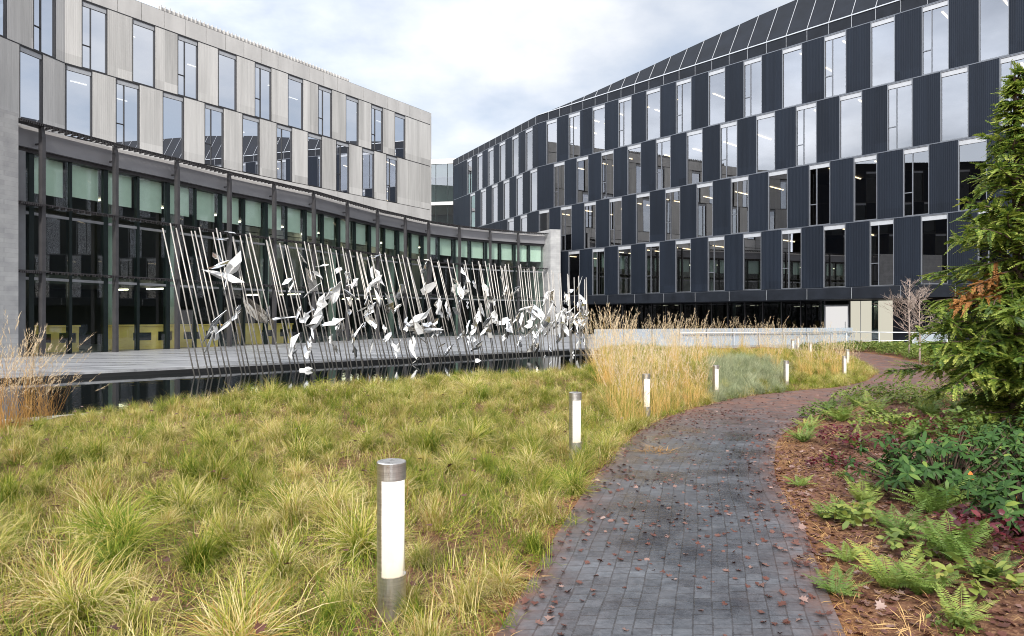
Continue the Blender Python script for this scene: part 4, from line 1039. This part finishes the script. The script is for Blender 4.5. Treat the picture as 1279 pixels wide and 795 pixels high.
# ---- glossy evergreen shrubs
def rhodo(px, py, rx, ry, h, nros, label, seed, ov=1.):
    r = np.random.default_rng(seed); x0, y0 = ground_at(px, py); z0 = g1(x0,y0)
    root = thing('evergreen_shrub', label, 'shrub', (x0,y0,z0), 0, 'glossy evergreen shrubs in the bed')
    st = MB(); parts = []
    for q in range(nros):
        a = r.uniform(0,2*np.pi); k = math.sqrt(r.uniform(0,1)); lump = 1+.22*math.sin(3*a+seed)+.12*math.sin(5*a)
        px_, py_ = rx*k*math.cos(a)*lump, ry*k*math.sin(a)*lump; pz = h*(1-.55*k**2)*r.uniform(.35,1.15)+.05
        c = np.array((px_,py_,pz)); out = unit(np.array([[px_/rx*.8,py_/ry*.8,.9]]))[0]
        nl = r.integers(6,11); az = 2*np.pi*np.arange(nl)/nl+r.uniform(0,6); e1 = unit(np.cross(out[None],np.array([[.3,.9,.1]])))[0]; e2 = np.cross(out,e1)
        el = r.uniform(-.7,.7,nl); D = unit(np.cos(az)[:,None]*e1+np.sin(az)[:,None]*e2+el[:,None]*out-np.array((0,0,.15)))
        Nn = unit(out-D*(D@out)[:,None]+1e-3)
        parts.append(leaf_oval(np.tile(c,(nl,1)), D, Nn, r.uniform(.06,.125,nl), r.uniform(.011,.019,nl), np.clip(r.normal(.45,.2,nl),0,.93)))
        st.tube([(px_*.15,py_*.15,0),(px_*.6,py_*.6,pz*.55),(px_,py_,pz)], [.012,.008,.004], 5)
    V, F, A = cat(parts); link('foliage', np_mesh('foliage', V, F, M['rhodo'], True, {'rnd':A}), root); st.build('stems', M['bark'], root, True)
    C = np.array([(-.05,-ry*.75,h*.62),(.38*rx,-ry*.95,h*.30)]); D = unit(np.array([(.25,-.3,-.8),(.2,-.25,-.9)])); v, f, a = leaf_oval(C, D, unit(np.array([(0,-1.,.2),(0,-1,.25)])), np.array((.11,.12)), np.array((.022,.024)), np.array((.3,.8)))
    link('orange_leaves', np_mesh('orange_leaves', v, f, M['orange_leaf'], True, {'rnd':a}), root)
rhodo(1180, 622, .74, .50, .54, 165, 'wide glossy evergreen shrub with two orange leaves in the middle of the bed', 1)
rhodo(1285, 668, .38, .35, .42, 80, 'glossy shrub cut by the right photo edge, lower of the edge pair', 2)
rhodo(1280, 585, .52, .42, .48, 110, 'glossy shrub under the conifer trunk at the right photo edge', 3)

# ---- dark red low shrubs and low green ones
def leafclump(name, label, cat_, px, py, rx, ry, h, n, mat, seed, lmin=.05, lmax=.09, group=None):
    r = np.random.default_rng(seed); x0, y0 = ground_at(px, py); a = r.uniform(0,6.28,n); k = np.sqrt(r.uniform(0,1,n))
    C = np.column_stack([rx*k*np.cos(a), ry*k*np.sin(a), (h*(1-.6*k**2)*r.uniform(.25,1.05,n))+.01])
    D = unit(np.column_stack([np.cos(a+r.normal(0,1,n)),np.sin(a+r.normal(0,1,n)),r.normal(.25,.4,n)])); Nn = unit(np.column_stack([r.normal(0,.4,n),r.normal(0,.4,n),np.ones(n)])); Nn = unit(Nn-D*np.sum(Nn*D,1,keepdims=True))
    V, F, A = leaf_oval(C, D, Nn, r.uniform(lmin,lmax,n), r.uniform(lmin,lmax,n)*.26, np.clip(r.normal(.45,.25,n),0,1))
    o = link(name, np_mesh(name, V, F, mat, True, {'rnd':A}), None, (x0,y0,g1(x0,y0)-.005)); tag(o, label, cat_, group)
RS = [(1055,555,.35,.3,.28,260,'dark red low shrub by the light fern near the path'),(1100,560,.5,.35,.22,330,'spread of dark red leaves left of the glossy middle shrub'),
      (1165,545,.6,.35,.3,420,'brightest red low shrub behind the glossy middle shrub'),(1262,690,.3,.35,.25,260,'dark red shrub at the right photo edge below the glossy shrubs'),
      (1040,585,.25,.2,.16,140,'small patch of red leaves on needles near the paving'),(1225,660,.3,.2,.15,130,'red leaves low between the spreading fern and the glossy shrub')]
for i, (px,py,rx,ry,h,n,lb) in enumerate(RS): leafclump('red_shrub', lb, 'shrub', px, py, rx, ry, h, n, M['redleaf'], 600+i, .04,.075, 'dark red low shrubs in the bed')
LS = [(1085,505,.8,.5,.45,700,'low green bush at the top of the bed beside the path turn'),(1125,503,.9,.5,.5,800,'low green bush between the path and the conifer'),(1030,525,.45,.35,.35,380,'low bush at the bed corner by the brown-tipped fern'),(1168,505,.8,.5,.5,700,'low green bush under the outer conifer boughs'),
      (1105,535,.5,.35,.28,330,'low yellow-green plant above the red leaves'),(1200,548,.6,.4,.4,450,'low green plant left of the conifer trunk'),(1070,655,.2,.2,.16,90,'small yellow-green plant touching the path-side fern'),(1150,690,.22,.2,.15,90,'small yellow-green plant between the two lower ferns'),
      (1215,735,.25,.2,.14,90,'low yellow plant on bark at the lower right'),(1130,600,.3,.2,.2,140,'low green plant at the left foot of the glossy shrub'),(1250,610,.3,.3,.25,180,'yellowish plant between the two glossy edge shrubs')]
for i, (px,py,rx,ry,h,n,lb) in enumerate(LS): leafclump('low_shrub', lb, 'shrub', px, py, rx, ry, h, n, M['lowleaf'], 650+i, .05,.10, 'low green plants in the bed')

# ---- conifer at the right
def conifer():
    r = np.random.default_rng(77); x0, y0 = (1272-639.5)/FPX*10.4, 10.4; z0 = g1(x0,y0); Ht = 5.55
    root = thing('conifer_tree', 'green conifer with drooping sprays and one rusty dead bough at the right', 'tree', (x0,y0,z0))
    tk = MB(); tk.tube([(0,0,-.1),(.0,.0,.5),(.03,.02,2),(-.02,.03,3.6),(-.05,.0,5.0),(-.06,0,Ht)], [.13,.105,.075,.05,.025,.008], 12); tk.build('trunk', M['bark'], root, True)
    limbs = MB(); live = []; dead = []
    nb = 215
    for q in range(nb):
        f = (q+r.uniform(0,1))/nb; zb = .22+f**1.22*(Ht-.37); az = q*2.39996+r.uniform(-.4,.4)
        Lb = float(np.interp(f,[0,.1,.2,.36,.45,.6,.75,.88,1],[1.0,1.22,1.34,1.30,1.02,.74,.52,.28,.07]))*r.uniform(.58,1.1)*(1.27 if r.uniform() < .16 else 1.)
        n = max(6,int(Lb*15)); t = np.linspace(0,1,n); rise = r.uniform(-.15,.75)
        rr = Lb*t; zz = zb+rise*Lb*t*1.2-r.uniform(.08,.55)*Lb*t**2
        az_t = az+r.uniform(-.6,.6)*t
        p = np.column_stack([rr*np.cos(az_t), rr*np.sin(az_t), zz]); d_ = unit(np.gradient(p,axis=0))
        limbs.tube([tuple(x) for x in p[::3]]+[tuple(p[-1])], [.016*(1-k/ (len(p[::3])+1))+.002 for k in range(len(p[::3])+1)], 5)
        side = unit(np.cross(d_, np.array((0,0,1.)))); isdead = False
        for j in range(1,n):
            # lateral sprays, long in the middle of the bough, flat fans that droop
            for sg in (-1,1,0):
                Ls = (.20+.30*math.sin(math.pi*min(1,t[j]*.8+.12)))*r.uniform(.6,1.15)*(.55+.5*Lb/1.5)
                if sg == 0: Ls *= .7
                sd = unit((side[j]*sg*r.uniform(.7,1.1)+d_[j]*r.uniform(.5,.9)+np.array((0,0,r.uniform(-.55,.25)))+r.normal(0,.22,3))[None])[0]
                m = int(8+Ls*44); tt = np.linspace(.05,1,m); pp = p[j]+sd*Ls*tt[:,None]+np.array((0,0,-1.))*(Ls*r.uniform(-.05,.38)*tt**2)[:,None]
                dd = unit(np.gradient(pp,axis=0)); s2 = unit(np.cross(dd, np.array((0,0,1.))+r.normal(0,.25,3)))
                e = np.where(np.arange(m)%2,1,-1)[:,None]; ln = (.024+.052*(1-tt))*r.uniform(.7,1.25,m)
                D = unit(s2*e*r.uniform(.5,.95)+dd*.9+r.normal(0,.12,(m,3))); Nn = unit(np.cross(D,s2)+np.array((0,0,.3)))
                tone = np.clip(r.normal(.36,.17)+.32*tt+r.normal(0,.14,m),0,1)
                q3 = leaf_quads(pp, D, Nn, ln, ln*.21+.004, tone)
                cz = z0+pp[:,2].mean(); cx = x0+pp[:,0].mean(); cy = y0+pp[:,1].mean()
                sx, sy = 639.5+FPX*cx/cy, 397.5-FPX*(cz-EYE)/cy
                isd = (cy < y0+.35) and ((1188 < sx < 1226 and 350 < sy < 392) or (1228 < sx < 1254 and 335 < sy < 378)) and r.uniform() < .8
                (dead if isd else live).append(q3)
    V, F, A = cat(live); link('crown', np_mesh('crown', V, F, M['cedar'], False, {'rnd':A}), root); print('conifer faces', len(F))
    if dead: V, F, A = cat(dead); link('dead_bough', np_mesh('dead_bough', V, F, M['cedar_dead'], False, {'rnd':A}), root)
    limbs.build('branches', M['bark'], root, True)
conifer()

# ---- two bare saplings
def sapling(px, Z, H, seed, label):
    r = random.Random(seed); x, y = pxz(px, Z); root = thing('bare_sapling', label, 'tree', (x,y,g1(x,y)), 0, 'bare saplings beside the railing')
    tk = MB(); tk.tube([(0,0,-.1),(.02,0,H*.35),(.0,.02,H*.7),(.03,0,H)], [.045,.036,.022,.006], 8); tk.build('trunk', M['twig'], root, True)
    br = MB()
    def grow(p, d, L, rad, depth):
        pts = [p]; q = Vector(p); dd = Vector(d)
        for k in range(4):
            dd = (dd+Vector((r.gauss(0,.12),r.gauss(0,.12),r.gauss(.05,.08)))).normalized(); q = q+dd*L/4; pts.append(q.copy())
        br.tube(pts, [rad*(1-.18*k) for k in range(5)], 5)
        if depth > 0:
            for k in range(5):
                i = r.randint(1,4); a = Vector((r.gauss(0,1),r.gauss(0,1),r.gauss(.25,.4))).normalized(); grow(pts[i], (dd*.7+a*.7).normalized(), L*r.uniform(.4,.65), rad*.6, depth-1)
    for k in range(17):
        z = H*r.uniform(.28,.95); a = r.uniform(0,6.28); up = r.uniform(.5,1.1)
        grow(Vector((.01,0,z)), Vector((math.cos(a),math.sin(a),up)).normalized(), (H-z)*.35+.35, .014, 2)
    br.build('branches', M['twig'], root, True)
sapling(1135.5, 33.0, 3.75, 5, 'bare pale sapling standing left in front of the railing by the lobby')
sapling(1148.5, 29.0, 3.1, 9, 'bare pale sapling standing right, nearer the conifer boughs')

# ---- low hedge-like ground cover beyond the path (stuff)
def cover():
    r = np.random.default_rng(8); src = []
    for s in range(3):
        n = 130; a = r.uniform(0,6.28,n); k = np.sqrt(r.uniform(0,1,n)); C = np.column_stack([.3*k*np.cos(a),.3*k*np.sin(a),.34*(1-.4*k**2)*r.uniform(.3,1.1,n)])
        D = unit(r.normal(0,1,(n,3))*np.array((1,1,.6))+np.array((0,0,.3))); Nn = unit(r.normal(0,.5,(n,3))+np.array((0,0,1.))); Nn = unit(Nn-D*np.sum(D*Nn,1,keepdims=True))
        V, F, A = leaf_quads(C, D, Nn, r.uniform(.06,.12,n), r.uniform(.018,.032,n), r.uniform(0,1,n)); src.append(np_mesh(f'cover_{s}', V, F, M['hedge'], False, {'rnd':A}))
    def ok(P):
        dr = dist_poly(P,SR); dl = dist_poly(P,SL)
        return (~inside(P,PATH_POLY)) & (((dr < dl) & (dr > .3) & (P[:,1] > 19.5)) | ((dl < dr) & (P[:,0] > 16) & (dl > .3) & (P[:,1] > 33) & (P[:,1] < 39.5))) & in_view(P)
    P = poisson(6000, 12, 34, 19.5, 40.5, ok, .38, 9); n = len(P)
    scatter('ground_cover', np.column_stack([P,gz(P)]), r.uniform(.8,1.4,n), np.column_stack([np.zeros(n),np.zeros(n),r.uniform(0,6.28,n)]), r.integers(0,3,n), src)
    # mixed low growth inside the bed, around the conifer
    def ok2(P):
        dr = dist_poly(P,SR); dl = dist_poly(P,SL); return (~inside(P,PATH_POLY)) & (dr < dl) & (dr > .9) & in_view(P) & (wob(P,1.6)+.35*(P[:,1]-11)/2.5 > .34)
    P = poisson(1600, 3, 18, 7.5, 17.5, ok2, .42, 10)
    Q = poisson(900, 2, 8, 2.6, 8.5, lambda P: (~inside(P,PATH_POLY)) & (dist_poly(P,SR) < dist_poly(P,SL)) & (dist_poly(P,SR) > .35) & in_view(P) & (wob(P,2.6) > .3), .26, 30)
    sc2 = np.concatenate([r.uniform(.45,.95,len(P)), r.uniform(.18,.42,len(Q))]); P = np.vstack([P,Q]); n = len(P)
    scatter('bed_undergrowth', np.column_stack([P,gz(P)-.03]), sc2, np.column_stack([np.zeros(n),np.zeros(n),r.uniform(0,6.28,n)]), r.integers(0,3,n), src)
cover()

# ---- fallen leaves and needles (stuff)
def litter():
    r = np.random.default_rng(12); src = []
    lobes = [(0,-.5),(.10,-.32),(.30,-.36),(.26,-.16),(.46,-.02),(.24,.04),(.34,.28),(.14,.22),(0,.5),(-.14,.22),(-.34,.28),(-.24,.04),(-.46,-.02),(-.26,-.16),(-.30,-.36),(-.10,-.32)]
    for s in range(6):
        cu, cv = r.uniform(-.9,.9), r.uniform(.3,1.3); m = MB(); vs = [(0,0,.02)]
        for x, y in lobes:
            x *= r.uniform(.8,1.1); y *= r.uniform(.85,1.1); vs.append((x, y*.9, .06+cv*x*x*.9+cu*y*y*.6+r.normal(0,.03)))
        fs = [(0,i,i+1 if i < len(lobes) else 1) for i in range(1,len(lobes)+1)]
        V = np.array(vs); src.append(np_mesh(f'leaf_{s}', V, np.array(fs), M['litter'], False, {'rnd':np.full(len(V),.5)}))
    n_leaf = len(src)
    for s in range(3):
        n = 16; C = np.column_stack([r.uniform(-.5,.5,n),r.uniform(-.5,.5,n),r.uniform(.02,.16,n)]); a = r.uniform(0,6.28,n); D = np.column_stack([np.cos(a),np.sin(a),r.normal(0,.1,n)])
        V, F, A = leaf_quads(C, unit(D), np.tile(np.array((0,0,1.)),(n,1)), r.uniform(.5,1.1,n), np.full(n,.018), r.uniform(0,1,n)); src.append(np_mesh(f'needles_{s}', V, F, M['straw'], False, {'rnd':A}))
    def pathz(P): return zbase(P[:,1])+.022
    def okp(P): return inside(P,PATH_POLY) & in_view(P)
    A_ = poisson(7000, -1, 5, 2.2, 14, lambda P: okp(P) & ((wob(P,1.3)+wob(P,3.1)*.6+np.random.default_rng(4).uniform(-.9,.9,len(P))) > -.15), .045, 13)
    B_ = poisson(1700, 1, 13, 11, 23, okp, .10, 14)
    E_ = poisson(9000, -1.5, 9, 2.2, 17, lambda P: in_view(P) & (np.minimum(dist_poly(P,SL)*1.0,dist_poly(P,SR)) < .30*np.random.default_rng(9).uniform(.2,1.3,len(P))), .06, 15)
    def okb(P): return (~inside(P,PATH_POLY)) & (dist_poly(P,SR) < dist_poly(P,SL)) & in_view(P)
    C_ = np.vstack([poisson(26000, 1.5, 8, 2.4, 9, okb, .05, 16), poisson(9000, 2.5, 13, 9, 15, okb, .085, 26)])
    def okm(P): return meadow_ok(P)
    D_ = poisson(260, -7, 3, 2.5, 12, okm, .3, 17)
    groups = [(A_,pathz(A_) if len(A_) else 0,0.03,.066,0,n_leaf),(B_,pathz(B_),.05,.08,0,n_leaf),(E_,None,.045,.09,0,n_leaf),(C_,None,.035,.085,0,n_leaf),(D_,gz(D_)+.17,.05,.09,0,n_leaf)]
    # needles: along both sides of the path and over the bed
    N1 = poisson(6000, -1.5, 10, 2.2, 18, lambda P: in_view(P) & (~inside(P,PATH_POLY)) & (np.minimum(dist_poly(P,SL),dist_poly(P,SR)) < .5), .09, 18)
    N2 = poisson(2600, 1.5, 12, 2.6, 14, okb, .14, 19)
    groups += [(N1,None,.08,.16,n_leaf,n_leaf+3),(N2,None,.08,.16,n_leaf,n_leaf+3)]
    Ps, S, Rr, I = [], [], [], []
    for P, z, s0, s1, i0, i1 in groups:
        n = len(P)
        if n == 0: continue
        ip = inside(P,PATH_POLY); zz = np.where(ip, pathz(P), gz(P)+.006) if z is None else z
        Ps.append(np.column_stack([P,zz])); S.append(r.uniform(s0,s1,n)); Rr.append(np.column_stack([r.normal(0,.22,n),r.normal(0,.22,n),r.uniform(0,6.28,n)])); I.append(r.integers(i0,i1,n))
    print('litter', sum(map(len,Ps)))
    scatter('fallen_leaves', np.vstack(Ps), np.concatenate(S), np.vstack(Rr), np.concatenate(I), src)
litter()
def straw_pile(px, py, label):
    x, y = ground_at(px, py); V, F, A = blades(90, .3, .18, .5, .0035, 2.6, 55, .5, 3, .22); V[:,2] = V[:,2]*.18+.01
    o = link('dry_grass', np_mesh('dry_grass', V, F, M['straw'], False, {'rnd':A}), None, (x,y,zbase(y)+.02)); tag(o, label, 'dry grass')
straw_pile(820, 566, 'small heap of dry straw lying on the paving near the path bend')

# ------------------------------------------------------------------ light, sky, camera
w = bpy.data.worlds.new('World'); sc.world = w; w.use_nodes = True; nt = w.node_tree; nt.nodes.clear()
out = nt.nodes.new('ShaderNodeOutputWorld'); bg = nt.nodes.new('ShaderNodeBackground'); bg.inputs['Strength'].default_value = .1
SUN_EL, SUN_AZ = R(36), R(188)        # azimuth clockwise from +Y: behind the camera, to its left
sky = nt.nodes.new('ShaderNodeTexSky'); sky.sky_type = 'NISHITA'; sky.sun_disc = False; sky.sun_elevation = SUN_EL; sky.sun_rotation = SUN_AZ
tc = nt.nodes.new('ShaderNodeTexCoord'); sp = nt.nodes.new('ShaderNodeSeparateXYZ'); nt.links.new(tc.outputs['Generated'], sp.inputs[0])
zc = math_(nt,'ADD', math_(nt,'MAXIMUM', sp.outputs[2], 0.0), .22)
cb = nt.nodes.new('ShaderNodeCombineXYZ'); nt.links.new(math_(nt,'DIVIDE',sp.outputs[0],zc), cb.inputs[0]); nt.links.new(math_(nt,'DIVIDE',sp.outputs[1],zc), cb.inputs[1])
n1 = noise(nt, 1.15, 7, cb.outputs[0], .55)
mask = ramp(nt, n1, [(.40,(.45,.45,.45)),(.60,(1,1,1))])
cloud = ramp(nt, noise(nt, .9, 5, cb.outputs[0], .5), [(.3,(.76,.83,.95)),(.62,(1.06,1.07,1.09))])
# added bright sky lobe, out of view behind left, to brighten window reflections
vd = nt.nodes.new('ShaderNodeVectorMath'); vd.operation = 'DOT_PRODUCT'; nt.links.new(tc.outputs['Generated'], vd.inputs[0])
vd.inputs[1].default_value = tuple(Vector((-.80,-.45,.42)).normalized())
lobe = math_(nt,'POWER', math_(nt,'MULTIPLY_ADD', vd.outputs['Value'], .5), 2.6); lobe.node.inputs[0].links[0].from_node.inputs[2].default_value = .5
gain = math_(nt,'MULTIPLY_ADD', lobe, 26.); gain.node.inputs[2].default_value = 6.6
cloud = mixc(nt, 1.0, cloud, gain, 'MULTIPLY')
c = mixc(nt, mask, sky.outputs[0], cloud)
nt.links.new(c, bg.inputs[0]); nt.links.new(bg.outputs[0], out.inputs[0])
sl = bpy.data.lights.new('sun','SUN'); sl.energy = 3.0; sl.angle = R(7); sl.color = (1,.95,.87)
so = bpy.data.objects.new('sun', sl); col.objects.link(so)
dirv = Vector((math.sin(SUN_AZ)*math.cos(SUN_EL), math.cos(SUN_AZ)*math.cos(SUN_EL), math.sin(SUN_EL)))
so.rotation_euler = dirv.to_track_quat('Z','Y').to_euler(); so.location = dirv*100

cam = bpy.data.cameras.new('camera'); cam.sensor_width = 36; cam.lens = 36*FPX/1279; cam.clip_end = 3000; cam.clip_start = .05
co = bpy.data.objects.new('camera', cam); col.objects.link(co); co.location = (0,0,EYE); co.rotation_euler = (R(90),0,0); sc.camera = co
vs = sc.view_settings; vs.view_transform = 'Standard'; vs.look = 'None'; vs.exposure = 0.42; vs.gamma = 1.0; vs.use_curve_mapping = False
sc.render.engine = 'CYCLES'; cy = sc.cycles; cy.use_denoising = True; cy.filter_width = 1.0; cy.max_bounces = 8; cy.transparent_max_bounces = 12; cy.glossy_bounces = 4; cy.diffuse_bounces = 3; cy.caustics_reflective = False; cy.caustics_refractive = False
